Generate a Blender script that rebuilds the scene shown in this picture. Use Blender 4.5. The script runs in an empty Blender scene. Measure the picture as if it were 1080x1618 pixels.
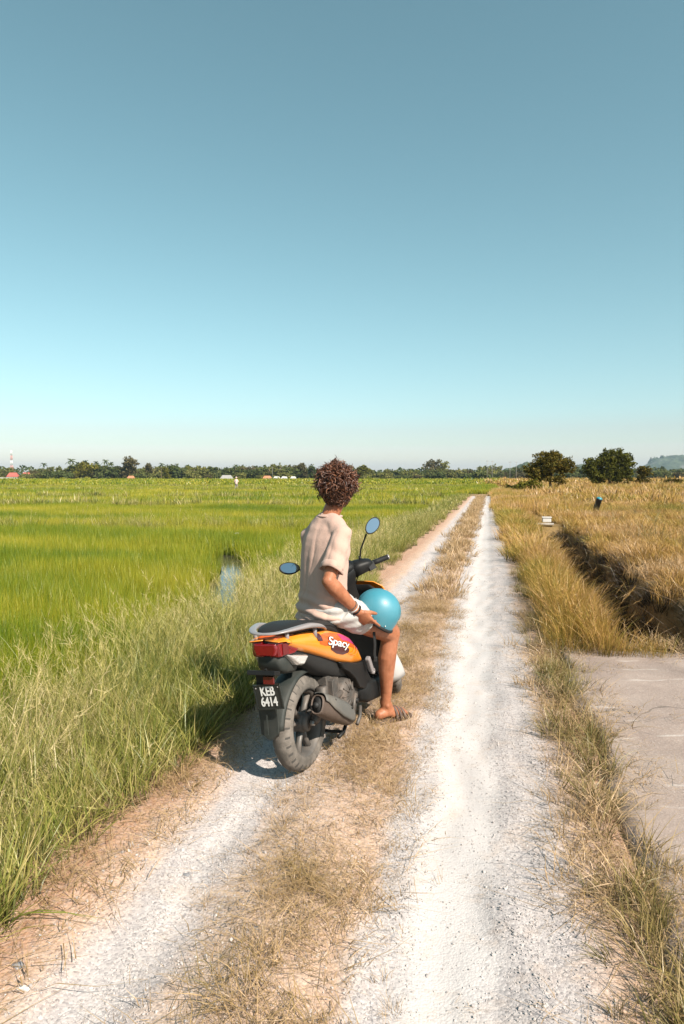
import bpy, bmesh, math, random
import numpy as np
from mathutils import Vector, Matrix, noise as mnoise

R = math.radians
random.seed(7)
rng = np.random.default_rng(11)
scene = bpy.context.scene
C = scene.collection

# ------------------------------------------------------------------ camera
cam_d = bpy.data.cameras.new('camera')
cam = bpy.data.objects.new('camera', cam_d)
C.objects.link(cam)
cam.location = (0, 0, 1.55)
cam.rotation_euler = (R(90 - 2.865), 0, 0)
cam_d.sensor_fit = 'VERTICAL'
cam_d.sensor_height = 36.0
cam_d.lens = 24.0
cam_d.clip_start = 0.05
cam_d.clip_end = 30000
scene.camera = cam

# ------------------------------------------------------------------ sky and sun
SUN = Vector((0.82, -0.96, 1.10)).normalized()          # direction towards the sun
SUN_EL = math.asin(SUN.z)
SUN_AZ = math.atan2(SUN.x, SUN.y)
world = bpy.data.worlds.new('World')
scene.world = world
world.use_nodes = True
wt = world.node_tree
wt.nodes.clear()
sky = wt.nodes.new('ShaderNodeTexSky')
sky.sky_type = 'NISHITA'
sky.sun_disc = False
sky.sun_elevation = SUN_EL
sky.sun_rotation = SUN_AZ
sky.altitude = 0
sky.air_density = 1.0
sky.dust_density = 1.6
sky.ozone_density = 1.0
sky.dust_density = .5
sky.ozone_density = 2.0
grade = wt.nodes.new('ShaderNodeHueSaturation')      # the photograph's teal cast, the same over the whole sky
grade.inputs['Hue'].default_value = .447
grade.inputs['Saturation'].default_value = .90
bg = wt.nodes.new('ShaderNodeBackground')
bg.inputs['Strength'].default_value = 0.076
wo = wt.nodes.new('ShaderNodeOutputWorld')
wt.links.new(sky.outputs[0], grade.inputs['Color'])
wt.links.new(grade.outputs[0], bg.inputs['Color'])
wt.links.new(bg.outputs[0], wo.inputs['Surface'])

sun_d = bpy.data.lights.new('sun', 'SUN')
sun_d.energy = 5.0
sun_d.angle = R(0.53)
sun_d.color = (1.0, 0.91, 0.79)
sun = bpy.data.objects.new('sun', sun_d)
C.objects.link(sun)
sun.rotation_euler = (-SUN).to_track_quat('-Z', 'Y').to_euler()
sun.location = (0, 0, 60)

scene.view_settings.view_transform = 'Standard'
scene.view_settings.look = 'None'
scene.view_settings.gamma = 1.0
scene.view_settings.use_curve_mapping = False
scene.view_settings.exposure = 0.90
scene.cycles.use_denoising = True
scene.cycles.max_bounces = 6
scene.cycles.diffuse_bounces = 2
scene.cycles.glossy_bounces = 3
scene.cycles.transmission_bounces = 5
scene.cycles.volume_bounces = 0
scene.cycles.transparent_max_bounces = 8
scene.cycles.sample_clamp_indirect = 6.0

# ------------------------------------------------------------------ helpers
def tag(o, label=None, cat=None, group=None, kind=None):
    if label: o['label'] = label
    if cat: o['category'] = cat
    if group: o['group'] = group
    if kind: o['kind'] = kind
    return o

def empty(name, loc=(0, 0, 0), rot=(0, 0, 0)):
    o = bpy.data.objects.new(name, None)
    C.objects.link(o)
    o.location = loc
    o.rotation_euler = rot
    o.empty_display_size = 0.1
    return o

def link(name, me, mat=None, parent=None):
    o = bpy.data.objects.new(name, me)
    C.objects.link(o)
    if mat is not None:
        me.materials.append(mat)
    if parent is not None:
        o.parent = parent
    return o

def mesh(name, verts, faces, smooth=True):
    me = bpy.data.meshes.new(name)
    me.from_pydata([tuple(map(float, v)) for v in verts], [], [tuple(int(i) for i in f) for f in faces])
    me.update()
    if smooth:
        me.polygons.foreach_set('use_smooth', np.ones(len(me.polygons), dtype=bool))
    return me

def mobj(name, vf, mat=None, parent=None, smooth=True):
    return link(name, mesh(name, vf[0], vf[1], smooth), mat, parent)

def join(*vfs):
    V, Fc = [], []
    for v, f in vfs:
        n = len(V)
        V.extend([tuple(map(float, p)) for p in v])
        Fc.extend([tuple(i + n for i in q) for q in f])
    return V, Fc

def box(c, s, rot=None):
    V = []
    for z in (-.5, .5):
        for y in (-.5, .5):
            for x in (-.5, .5):
                p = Vector((x * s[0], y * s[1], z * s[2]))
                if rot is not None: p = rot @ p
                V.append(p + Vector(c))
    return V, [(0, 2, 3, 1), (4, 5, 7, 6), (0, 1, 5, 4), (2, 6, 7, 3), (0, 4, 6, 2), (1, 3, 7, 5)]

def bevel(o, w=.004, seg=2):
    m = o.modifiers.new('bevel', 'BEVEL')
    m.width = w
    m.segments = seg
    m.limit_method = 'ANGLE'
    return o

def subsurf(o, n=1):
    m = o.modifiers.new('sub', 'SUBSURF')
    m.levels = n
    m.render_levels = n
    return o

def solid(o, t, off=-1):
    m = o.modifiers.new('solid', 'SOLIDIFY')
    m.thickness = t
    m.offset = off
    return o

def loft(rings, cap=True, closed=True):
    n = len(rings[0])
    V = [p for r in rings for p in r]
    Fc = []
    m = n if closed else n - 1
    for i in range(len(rings) - 1):
        for j in range(m):
            k = (j + 1) % n
            Fc.append((i * n + j, i * n + k, (i + 1) * n + k, (i + 1) * n + j))
    if cap and closed:
        Fc.append(tuple(range(n - 1, -1, -1)))
        Fc.append(tuple(range((len(rings) - 1) * n, len(rings) * n)))
    return V, Fc

def frames(path):
    P = [Vector(p) for p in path]
    T = []
    for i in range(len(P)):
        a = P[max(i - 1, 0)]
        b = P[min(i + 1, len(P) - 1)]
        T.append((b - a).normalized())
    up = Vector((0, 0, 1)) if abs(T[0].z) < .9 else Vector((1, 0, 0))
    N = (up - T[0] * up.dot(T[0])).normalized()
    out = []
    for t in T:
        N = (N - t * N.dot(t)).normalized()
        out.append((t, N, t.cross(N)))
    return P, out

def tube(path, rad, n=10, ell=1.0, cap=True):
    P, fr = frames(path)
    rr = rad if hasattr(rad, '__len__') else [rad] * len(P)
    rings = []
    for p, (t, N, B), r in zip(P, fr, rr):
        rings.append([p + (N * math.cos(a) + B * math.sin(a) * ell) * r for a in [2 * math.pi * k / n for k in range(n)]])
    return loft(rings, cap)

def spline(pts, n=8):
    P = [Vector(p) for p in pts]
    out = []
    for i in range(len(P) - 1):
        p0, p1, p2, p3 = P[max(i - 1, 0)], P[i], P[i + 1], P[min(i + 2, len(P) - 1)]
        for k in range(n):
            t = k / n
            out.append(.5 * ((2 * p1) + (p2 - p0) * t + (2 * p0 - 5 * p1 + 4 * p2 - p3) * t * t + (3 * p1 - p0 - 3 * p2 + p3) * t ** 3))
    out.append(P[-1])
    return out

def capsule(pts, rad, n=14, ell=1.0):
    """tapered limb with rounded ends"""
    P = [Vector(p) for p in pts]
    r0, r1 = rad[0], rad[-1]
    d0 = (P[1] - P[0]).normalized()
    d1 = (P[-1] - P[-2]).normalized()
    path, rr = [], []
    for a in (85, 60, 30):
        path.append(P[0] - d0 * r0 * math.sin(R(a))); rr.append(r0 * math.cos(R(a)))
    path += P; rr += list(rad)
    for a in (30, 60, 85):
        path.append(P[-1] + d1 * r1 * math.sin(R(a))); rr.append(r1 * math.cos(R(a)))
    return tube(path, rr, n, ell)

def ellipsoid(c, r, mat3=None, nu=20, nv=14):
    V, Fc = [], []
    for j in range(1, nv):
        th = math.pi * j / nv
        for i in range(nu):
            ph = 2 * math.pi * i / nu
            p = Vector((r[0] * math.sin(th) * math.cos(ph), r[1] * math.sin(th) * math.sin(ph), r[2] * math.cos(th)))
            V.append(p)
    V.append(Vector((0, 0, r[2]))); V.append(Vector((0, 0, -r[2])))
    for j in range(nv - 2):
        for i in range(nu):
            k = (i + 1) % nu
            Fc.append((j * nu + i, (j + 1) * nu + i, (j + 1) * nu + k, j * nu + k))
    top, bot = len(V) - 2, len(V) - 1
    for i in range(nu):
        k = (i + 1) % nu
        Fc.append((top, i, k)); Fc.append((bot, (nv - 2) * nu + k, (nv - 2) * nu + i))
    if mat3 is not None: V = [mat3 @ v for v in V]
    c = Vector(c)
    return [v + c for v in V], Fc

def lathe(profile, c, n=48, axis='y', fn=None):
    """profile: list of (radius, axial) closed loop -> ring around axis y"""
    V, Fc = [], []
    m = len(profile)
    for i in range(n):
        a = 2 * math.pi * i / n
        for j, (r, h) in enumerate(profile):
            if fn: r, h = fn(i, j, r, h)
            V.append(Vector((c[0] + r * math.cos(a), c[1] + h, c[2] + r * math.sin(a))))
    for i in range(n):
        k = (i + 1) % n
        for j in range(m):
            l = (j + 1) % m
            Fc.append((i * m + j, k * m + j, k * m + l, i * m + l))
    return V, Fc

def disc_stack(c, prof, n=28):
    """solid of revolution about y; prof list of (radius, y)"""
    rings = [[Vector((c[0] + r * math.cos(2 * math.pi * i / n), c[1] + h, c[2] + r * math.sin(2 * math.pi * i / n))) for i in range(n)] for r, h in prof]
    return loft(rings, True)

def remesh(parts, voxel, smooth=4, name='remeshed'):
    me = mesh(name, *join(*parts))
    o = bpy.data.objects.new(name, me)
    C.objects.link(o)
    m = o.modifiers.new('r', 'REMESH'); m.mode = 'VOXEL'; m.voxel_size = voxel
    s = o.modifiers.new('s', 'SMOOTH'); s.iterations = smooth; s.factor = .5
    dg = bpy.context.evaluated_depsgraph_get()
    dg.update()
    out = bpy.data.meshes.new_from_object(o.evaluated_get(dg))
    bpy.data.objects.remove(o)
    bpy.data.meshes.remove(me)
    out.polygons.foreach_set('use_smooth', np.ones(len(out.polygons), dtype=bool))
    out.name = name
    return out

def text_mesh(body, size, extrude=0.0, shear=0.0, spacing=1.0, bold=0.0):
    cu = bpy.data.curves.new('txt', 'FONT')
    cu.body = body; cu.size = size; cu.extrude = extrude; cu.shear = shear
    cu.align_x = 'CENTER'; cu.align_y = 'CENTER'; cu.space_character = spacing; cu.offset = bold
    o = bpy.data.objects.new('txt', cu)
    C.objects.link(o)
    dg = bpy.context.evaluated_depsgraph_get(); dg.update()
    me = bpy.data.meshes.new_from_object(o.evaluated_get(dg))
    bpy.data.objects.remove(o)
    V = [v.co.copy() for v in me.vertices]
    Fc = [tuple(p.vertices) for p in me.polygons]
    return V, Fc

# ------------------------------------------------------------------ materials
class NT:
    def __init__(s, name):
        s.m = bpy.data.materials.new(name); s.m.use_nodes = True
        s.t = s.m.node_tree; s.t.nodes.clear()
    def n(s, typ, **kw):
        nd = s.t.nodes.new(typ)
        for k, v in kw.items(): setattr(nd, k, v)
        return nd
    def l(s, a, b): s.t.links.new(a, b)
    def math(s, op, a, b=None, c=None, clamp=False):
        nd = s.n('ShaderNodeMath', operation=op, use_clamp=clamp)
        for i, x in enumerate((a, b, c)):
            if x is None: continue
            if isinstance(x, (int, float)): nd.inputs[i].default_value = x
            else: s.l(x, nd.inputs[i])
        return nd.outputs[0]
    def noise(s, vec, scale, detail=3, rough=.55, dist=0):
        nd = s.n('ShaderNodeTexNoise')
        nd.inputs['Scale'].default_value = scale; nd.inputs['Detail'].default_value = detail
        nd.inputs['Roughness'].default_value = rough; nd.inputs['Distortion'].default_value = dist
        if vec is not None: s.l(vec, nd.inputs['Vector'])
        return nd.outputs[0]
    def ramp(s, fac, stops, interp='LINEAR'):
        nd = s.n('ShaderNodeValToRGB'); r = nd.color_ramp; r.interpolation = interp
        while len(r.elements) > 1: r.elements.remove(r.elements[-1])
        for i, (p, c) in enumerate(stops):
            e = r.elements[0] if i == 0 else r.elements.new(p)
            e.position = p
            e.color = (*c, 1) if len(c) == 3 else c
        s.l(fac, nd.inputs[0]); return nd.outputs[0]
    def mix(s, fac, a, b, mode='MIX'):
        nd = s.n('ShaderNodeMix', data_type='RGBA', blend_type=mode)
        for i, x in ((0, fac), (6, a), (7, b)):
            if isinstance(x, (int, float)): nd.inputs[i].default_value = x
            elif isinstance(x, tuple): nd.inputs[i].default_value = (*x, 1) if len(x) == 3 else x
            else: s.l(x, nd.inputs[i])
        return nd.outputs[2]
    def maprange(s, v, a, b, c=0, d=1):
        nd = s.n('ShaderNodeMapRange'); s.l(v, nd.inputs[0])
        for i, x in zip((1, 2, 3, 4), (a, b, c, d)): nd.inputs[i].default_value = x
        return nd.outputs[0]
    def out(s, sh, disp=None):
        o = s.n('ShaderNodeOutputMaterial'); s.l(sh, o.inputs['Surface'])
        return s.m
    def bump(s, h, strength, dist=.01):
        nd = s.n('ShaderNodeBump'); nd.inputs['Strength'].default_value = strength; nd.inputs['Distance'].default_value = dist
        s.l(h, nd.inputs['Height']); return nd.outputs[0]

def pmat(name, col, rough=.5, metal=0., var=.15, vscale=12., bscale=60., bstr=.05, dust=0., dustcol=(.42, .34, .27), coat=0., spec=.5, trans=0., sss=0.):
    t = NT(name)
    tc = t.n('ShaderNodeTexCoord').outputs['Object']
    nz = t.noise(tc, vscale, 4)
    c = t.mix(nz, tuple(x * (1 - var) for x in col), tuple(min(1, x * (1 + var)) for x in col))
    p = t.n('ShaderNodeBsdfPrincipled')
    if dust:
        d = t.noise(tc, vscale * .6, 5, .65)
        d2 = t.maprange(d, .42, .68, 0, dust)
        c = t.mix(d2, c, dustcol)
        t.l(t.math('ADD', t.math('MULTIPLY', d2, .4), rough, clamp=True), p.inputs['Roughness'])
    else:
        t.l(t.maprange(nz, .3, .7, max(.02, rough - .07), min(1, rough + .07)), p.inputs['Roughness'])
    t.l(c, p.inputs['Base Color'])
    p.inputs['Metallic'].default_value = metal
    p.inputs['Coat Weight'].default_value = coat
    p.inputs['Coat Roughness'].default_value = .08
    p.inputs['Specular IOR Level'].default_value = spec
    p.inputs['Transmission Weight'].default_value = trans
    p.inputs['Subsurface Weight'].default_value = sss
    if sss:
        p.inputs['Subsurface Radius'].default_value = (1, .35, .2); p.inputs['Subsurface Scale'].default_value = .01
    if bstr:
        b = t.noise(tc, bscale, 3)
        t.l(t.bump(b, bstr, .01), p.inputs['Normal'])
    return t.out(p.outputs[0])

def blade_mat(name, stops, root, wscale=.35, wamt=.5, transl=.35, tip=None, streak=None, rw=.3, iw=None):
    """grass: colour by blade, shifted by patches in the field"""
    t = NT(name)
    rnd = t.n('ShaderNodeAttribute', attribute_name='rnd').outputs['Fac']
    hgt = t.n('ShaderNodeAttribute', attribute_name='tip').outputs['Fac']
    pos = t.n('ShaderNodeNewGeometry').outputs['Position']
    inst = t.n('ShaderNodeObjectInfo').outputs['Random']
    pv = pos
    if streak:
        vm = t.n('ShaderNodeMapping'); vm.inputs['Scale'].default_value = streak
        t.l(pos, vm.inputs[0]); pv = vm.outputs[0]
    nz = t.noise(pv, wscale, 4, .6)
    f = t.math('ADD', t.math('MULTIPLY', rnd, rw), t.math('MULTIPLY', t.maprange(nz, .36, .64), wamt))
    f = t.math('ADD', f, t.math('MULTIPLY', inst, max(.05, 1 - wamt - rw) if iw is None else iw), clamp=True)
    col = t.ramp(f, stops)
    col = t.mix(t.maprange(hgt, 0, .45), root, col)  # blade foot darkened to put shade low in the grass
    if tip: col = t.mix(t.maprange(hgt, .6, 1.0, 0, .8), col, tip)
    d = t.n('ShaderNodeBsdfDiffuse'); t.l(col, d.inputs[0])
    tr = t.n('ShaderNodeBsdfTranslucent'); t.l(col, tr.inputs[0])
    g = t.n('ShaderNodeBsdfGlossy'); g.inputs['Roughness'].default_value = .45; g.inputs[0].default_value = (1, 1, 1, 1)
    m1 = t.n('ShaderNodeMixShader'); m1.inputs[0].default_value = transl
    t.l(d.outputs[0], m1.inputs[1]); t.l(tr.outputs[0], m1.inputs[2])
    m2 = t.n('ShaderNodeMixShader'); m2.inputs[0].default_value = .035
    t.l(m1.outputs[0], m2.inputs[1]); t.l(g.outputs[0], m2.inputs[2])
    return t.out(m2.outputs[0])

# ------------------------------------------------------------------ the lie of the land
# the track runs along r; q = metres along it, w = metres to the right of its bright wheel rut
OX, OY = -.13, 0.
RD = np.array([.2102, .9777]); ND = np.array([.9777, -.2102])
def qw(x, y):
    dx, dy = x - OX, y - OY
    return dx * RD[0] + dy * RD[1], dx * ND[0] + dy * ND[1]
def xy(q, w):
    return OX + RD[0] * q + ND[0] * w, OY + RD[1] * q + ND[1] * w
def sstep(a, b, x):
    t = np.clip((x - a) / (b - a), 0, 1)
    return t * t * (3 - 2 * t)
def vnoise(x, y, s):
    """cheap smooth noise"""
    return (np.sin(x * s * 1.7 + 1.3 * np.sin(y * s * 1.1)) + np.sin(y * s * 2.3 + 1.7 * np.sin(x * s * .9 + 2.)) + np.sin((x + y) * s * 1.3 + .5)) / 3
BUNDS = [(21.2, -.105), (38, -.02), (56, .05), (84, -.06), (120, .03), (175, -.02), (260, .02)]   # y at x=0 and slope of the field banks
def bund(x, y, wd=.45):
    h = np.zeros_like(x)
    for y0, sl in BUNDS:
        k = wd * (1 + y0 / 120.)
        h = np.maximum(h, np.exp(-((y - y0 - sl * x - .25 * np.sin(x * .35 + y0)) / k) ** 2))
    return h
def puddle_mask(x, y, mg=0.):
    # narrow strip of open water among the rice
    cx = -.157 * y - .08 + .12 * np.sin(y * 1.1)
    return (np.abs(x - cx) < (.26 + mg) * np.sqrt(np.clip(1 - ((y - 12.2) / 3.9) ** 2, 0, 1))).astype(float)
def ditch(q, w):
    return sstep(1.28, 1.6, w + .07 * np.sin(q * 2.1)) * (1 - sstep(2.2, 2.55, w + .1 * np.sin(q * 1.3) + .05 * np.sin(q * 4.1))) * sstep(6.25, 6.5, q) * (1 - sstep(21.5, 23, q))
def gz(x, y):
    x = np.asarray(x, float); y = np.asarray(y, float)
    q, w = qw(x, y)
    z = -.32 * sstep(1.75, 3.3, -w)
    z = z + .22 * bund(x, y) * sstep(3., 3.6, -w)
    z = z - 1.05 * ditch(q, w)
    z = z + .05 * sstep(2.6, 2.9, w) * sstep(6.3, 6.8, q) * (1 - sstep(24, 40, q)) + sstep(2.9, 5, w) * (.05 + .07 * vnoise(x, y, .35))
    z = z + .02 * vnoise(x, y, 2.1) * sstep(.7, 1.0, np.abs(w + .5) - .6)
    z = z + .06 * np.exp(-((w - 1.1) / .3) ** 2) * sstep(6.4, 7.5, q)
    return z

def graded(lo, hi, step, far_lo, far_hi, g=1.22):
    a = list(np.arange(lo, hi + 1e-6, step))
    s = step; x = hi
    while x < far_hi: s *= g; x += s; a.append(x)
    s = step; x = lo; b = []
    while x > far_lo: s *= g; x -= s; b.append(x)
    return np.array(b[::-1] + a)

def grid_mesh(name, us, vs, fn):
    U, Vv = np.meshgrid(us, vs)
    X, Y, Z = fn(U.ravel(), Vv.ravel())
    n = len(us)
    V = np.stack([X, Y, Z], 1)
    ii = np.arange(len(us) * len(vs)).reshape(len(vs), len(us))
    Fc = np.stack([ii[:-1, :-1], ii[:-1, 1:], ii[1:, 1:], ii[1:, :-1]], -1).reshape(-1, 4)
    me = bpy.data.meshes.new(name)
    me.vertices.add(len(V)); me.vertices.foreach_set('co', V.ravel())
    me.loops.add(Fc.size); me.loops.foreach_set('vertex_index', Fc.ravel().astype(np.int32))
    me.polygons.add(len(Fc)); me.polygons.foreach_set('loop_start', np.arange(0, Fc.size, 4, dtype=np.int32))
    me.update(calc_edges=True); me.validate()
    me.polygons.foreach_set('use_smooth', np.ones(len(me.polygons), dtype=bool))
    return me

def w_node(t):
    pos = t.n('ShaderNodeNewGeometry').outputs['Position']
    d = t.n('ShaderNodeVectorMath', operation='DOT_PRODUCT'); t.l(pos, d.inputs[0]); d.inputs[1].default_value = (ND[0], ND[1], 0)
    return pos, t.math('SUBTRACT', d.outputs['Value'], OX * ND[0])

# ground material: wet mud and green on the left, tan soil on the right
t = NT('field_soil')
pos, wn = w_node(t)
mp = t.n('ShaderNodeMapping'); mp.inputs['Scale'].default_value = (.25, 1, 1); t.l(pos, mp.inputs[0])
nA = t.noise(pos, 3.0, 5); nB = t.noise(mp.outputs[0], .09, 5, .6)
left_near = t.mix(nA, (.045, .04, .015), (.10, .085, .03))
left_far = t.ramp(nB, [(.3, (.10, .15, .02)), (.45, (.19, .22, .035)), (.55, (.25, .25, .05)), (.7, (.14, .19, .03))])
right_near = t.ramp(nA, [(.3, (.11, .075, .035)), (.6, (.26, .17, .085)), (.8, (.33, .22, .11))])
right_far = t.ramp(nB, [(.3, (.30, .19, .06)), (.5, (.36, .24, .08)), (.7, (.22, .2, .06))])
sp = t.n('ShaderNodeSeparateXYZ'); t.l(pos, sp.inputs[0])
far = t.maprange(sp.outputs['Y'], 15, 45)
lcol = t.mix(far, left_near, left_far); rcol = t.mix(far, right_near, right_far)
verge = t.mix(t.maprange(wn, -2.6, -1.7), lcol, t.mix(nA, (.16, .12, .06), (.3, .2, .12)))
col = t.mix(t.maprange(t.math('ADD', wn, t.math('MULTIPLY', nA, .5)), .4, .8), verge, rcol)
p = t.n('ShaderNodeBsdfPrincipled'); p.inputs['Roughness'].default_value = .95; p.inputs['Specular IOR Level'].default_value = .1
t.l(col, p.inputs['Base Color']); t.l(t.bump(t.noise(pos, 14, 5, .7), .6, .05), p.inputs['Normal'])
M_ground = t.out(p.outputs[0])

qs = graded(-1., 25., .14, -60, 6500); ws = graded(-5., 6.5, .12, -6500, 6500)
def gfn(u, v):
    x, y = xy(v, u)
    z = gz(x, y)
    q, w = qw(x, y)
    z = z - .12 * sstep(-1.9, -1.6, w) * (1 - sstep(.55, .85, w)) * (q < 60)
    z = z - .10 * ((w > .9) & (q < 6.2))
    return x, y, z
ground = link('ground', grid_mesh('ground', ws, qs, gfn), M_ground)
tag(ground, 'flat farmland soil under the rice and dry grass', 'ground', kind='structure')

# the dirt track: a sheet with two wheel ruts and a raised middle
t = NT('track_gravel')
pos, wn = w_node(t)
n1 = t.noise(pos, 2.2, 4, .6); n2 = t.noise(pos, 9, 4, .65); n3 = t.noise(pos, 130, 2, .6); n4 = t.noise(pos, 45, 3, .7)
wj = t.math('ADD', wn, t.math('MULTIPLY', t.math('SUBTRACT', n1, .5), .22))
wj = t.math('ADD', wj, t.math('MULTIPLY', t.math('SUBTRACT', n2, .5), .13))
fac = t.maprange(wj, -2.0, 1.0)
def fw(w): return (w + 2.) / 3.
straw = (.37, .215, .135); tan = (.45, .315, .23); grav = (.385, .352, .345); pale = (.46, .425, .412); grey = (.385, .358, .353)
base = t.ramp(fac, [(fw(-1.95), straw), (fw(-1.42), straw), (fw(-1.24), tan), (fw(-1.13), grav), (fw(-1.0), pale), (fw(-.90), grav), (fw(-.80), (.40, .31, .25)),
                    (fw(-.5), tan), (fw(-.33), tan), (fw(-.25), grey), (fw(-.19), grey), (fw(-.09), (.47, .438, .425)), (fw(.1), (.50, .467, .453)), (fw(.20), grey), (fw(.40), grav), (fw(.54), tan), (fw(.75), straw)])
pe = t.n('ShaderNodeTexVoronoi'); pe.inputs['Scale'].default_value = 120; t.l(pos, pe.inputs['Vector'])
pebble = t.ramp(pe.outputs['Color'], [(.12, (.55, .54, .55)), (.35, (.90, .88, .88)), (.6, (1.05, 1.02, 1.0)), (.85, (1.25, 1.22, 1.20))])
col = t.mix(t.math('SUBTRACT', .95, t.math('MULTIPLY', t.maprange(t.math('ABSOLUTE', wj), .20, .08), .75)), base, pebble, 'MULTIPLY')
spk = t.noise(pos, 210, 2, .7)
col = t.mix(t.maprange(spk, .62, .72, 0, .30), col, (.17, .16, .16))
col = t.mix(t.maprange(n4, .40, .72, 0, .30), col, (.56, .52, .50))
dirt = t.mix(t.maprange(t.noise(pos, 4.5, 5, .7), .52, .75, 0, .5), col, (.45, .33, .24))
p = t.n('ShaderNodeBsdfPrincipled'); p.inputs['Roughness'].default_value = .92; p.inputs['Specular IOR Level'].default_value = .2
t.l(dirt, p.inputs['Base Color'])
bh = t.math('ADD', t.math('MULTIPLY', pe.outputs['Distance'], -1.2), t.math('MULTIPLY', n4, .8))
t.l(t.bump(bh, .22, .006), p.inputs['Normal'])
M_track = t.out(p.outputs[0])
def track_z(q, w):
    z = .012 * np.cos(q * 1.9 + 2 * np.sin(w * 3)) * .4
    z = z - .035 * np.exp(-(w / .17) ** 2) - .03 * np.exp(-((w + 1.0) / .2) ** 2)
    z = z + .018 * np.exp(-((w + .5) / .2) ** 2) + .012 * vnoise(q, w * 3, 5.)
    return z
TQ = 59.
def tfn(u, v):
    x, y = xy(v, u)
    fade = sstep(-1.9, -1.7, u) * (1 - sstep(.68, .86, u))
    return x, y, track_z(v, u) * fade - .05 * (1 - fade) + .004
tq = list(np.arange(.4, 8, .05)); s = .05; x = 8.
while x < TQ: s *= 1.035; x += s; tq.append(x)
track = link('dirt_track', grid_mesh('dirt_track', np.arange(-1.95, .9, .05), np.array(tq), tfn), M_track)
tag(track, 'pale gravel farm track with two wheel ruts', 'track', kind='structure')
def surf(x, y):
    """ground height including the track"""
    q, w = qw(x, y)
    zt = track_z(q, w) + .004
    on = (w > -1.75) & (w < .72) & (q < TQ)
    return np.where(on, zt, gz(x, y))

# concrete culvert slab on the right
t = NT('old_concrete')
pos = t.n('ShaderNodeNewGeometry').outputs['Position']
n1 = t.noise(pos, 1.6, 6, .65); n2 = t.noise(pos, 14, 4, .7); n3 = t.noise(pos, 90, 2)
c1 = t.ramp(n1, [(.25, (.175, .132, .112)), (.5, (.265, .203, .173)), (.72, (.35, .275, .235))])
c1 = t.mix(t.maprange(n2, .4, .75, 0, .55), c1, (.22, .17, .145))
vc = t.n('ShaderNodeTexVoronoi', feature='DISTANCE_TO_EDGE'); vc.inputs['Scale'].default_value = .55; t.l(t.n('ShaderNodeVectorMath', operation='ADD').outputs[0], vc.inputs['Vector'])
_va = [x for x in t.t.nodes if x.bl_idname == 'ShaderNodeVectorMath'][-1]; t.l(pos, _va.inputs[0]); _nv = t.n('ShaderNodeTexNoise'); _nv.inputs['Scale'].default_value = 2.5; t.l(pos, _nv.inputs['Vector']); t.l(_nv.outputs['Color'], _va.inputs[1])
c1 = t.mix(t.maprange(vc.outputs['Distance'], .012, .004, 0, .7), c1, (.07, .055, .045))
c1 = t.mix(t.maprange(t.noise(pos, .9, 3), .52, .66, 0, .40), c1, (.36, .295, .255))
c1 = t.mix(t.maprange(n3, .55, .75, 0, .25), c1, (.6, .54, .5))
wv = t.n('ShaderNodeTexWave', wave_type='BANDS', bands_direction='Y'); wv.inputs['Scale'].default_value = 1.15; wv.inputs['Distortion'].default_value = 7
wv.inputs['Detail'].default_value = 3; wv.inputs['Detail Scale'].default_value = .8; t.l(pos, wv.inputs['Vector'])
sc = t.math('MULTIPLY', t.maprange(wv.outputs['Fac'], .965, .995), t.maprange(t.noise(pos, 3.2, 2), .5, .62))
c1 = t.mix(t.math('MULTIPLY', sc, .6), c1, (.46, .41, .375))
p = t.n('ShaderNodeBsdfPrincipled'); p.inputs['Roughness'].default_value = .9; t.l(c1, p.inputs['Base Color'])
t.l(t.bump(t.math('ADD', n2, t.math('MULTIPLY', n3, .4)), .35, .02), p.inputs['Normal'])
M_conc = t.out(p.outputs[0])
def slab():
    us = np.arange(.74, 6.6, .09); vs = np.arange(-.6, 6.42, .09)
    nu, nv = len(us), len(vs)
    V, Fc = [], []
    for v in vs:
        for u in us:
            uu = u + (.10 * mnoise.noise((v * 1.1, 0, 5)) + .03 * mnoise.noise((v * 6, 0, 1)) if u < .8 else 0)
            vv = v + (.16 * mnoise.noise((u * 1.4, 3, 0)) + .06 * mnoise.noise((u * 6, 7, 0)) if v > 6.3 else 0)
            x, y = xy(vv, uu)
            V.append((x, y, .035 + .012 * math.sin(u * 1.7 + v) + .006 * mnoise.noise((u * 3, v * 3, 0))))
    for j in range(nv - 1):
        for i in range(nu - 1):
            a = j * nu + i
            Fc.append((a, a + 1, a + nu + 1, a + nu))
    rim = [i for i in range(nu)] + [j * nu + nu - 1 for j in range(1, nv)] + [(nv - 1) * nu + i for i in range(nu - 2, -1, -1)] + [j * nu for j in range(nv - 2, 0, -1)]
    b = len(V)
    for k in rim: V.append((V[k][0], V[k][1], -.18))
    for i in range(len(rim)):
        k = (i + 1) % len(rim)
        Fc.append((rim[k], rim[i], b + i, b + k))
    return V, Fc
sl = mobj('concrete_slab', slab(), M_conc)
tag(sl, 'worn concrete culvert slab bridging the ditch beside the track', 'slab')

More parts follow.
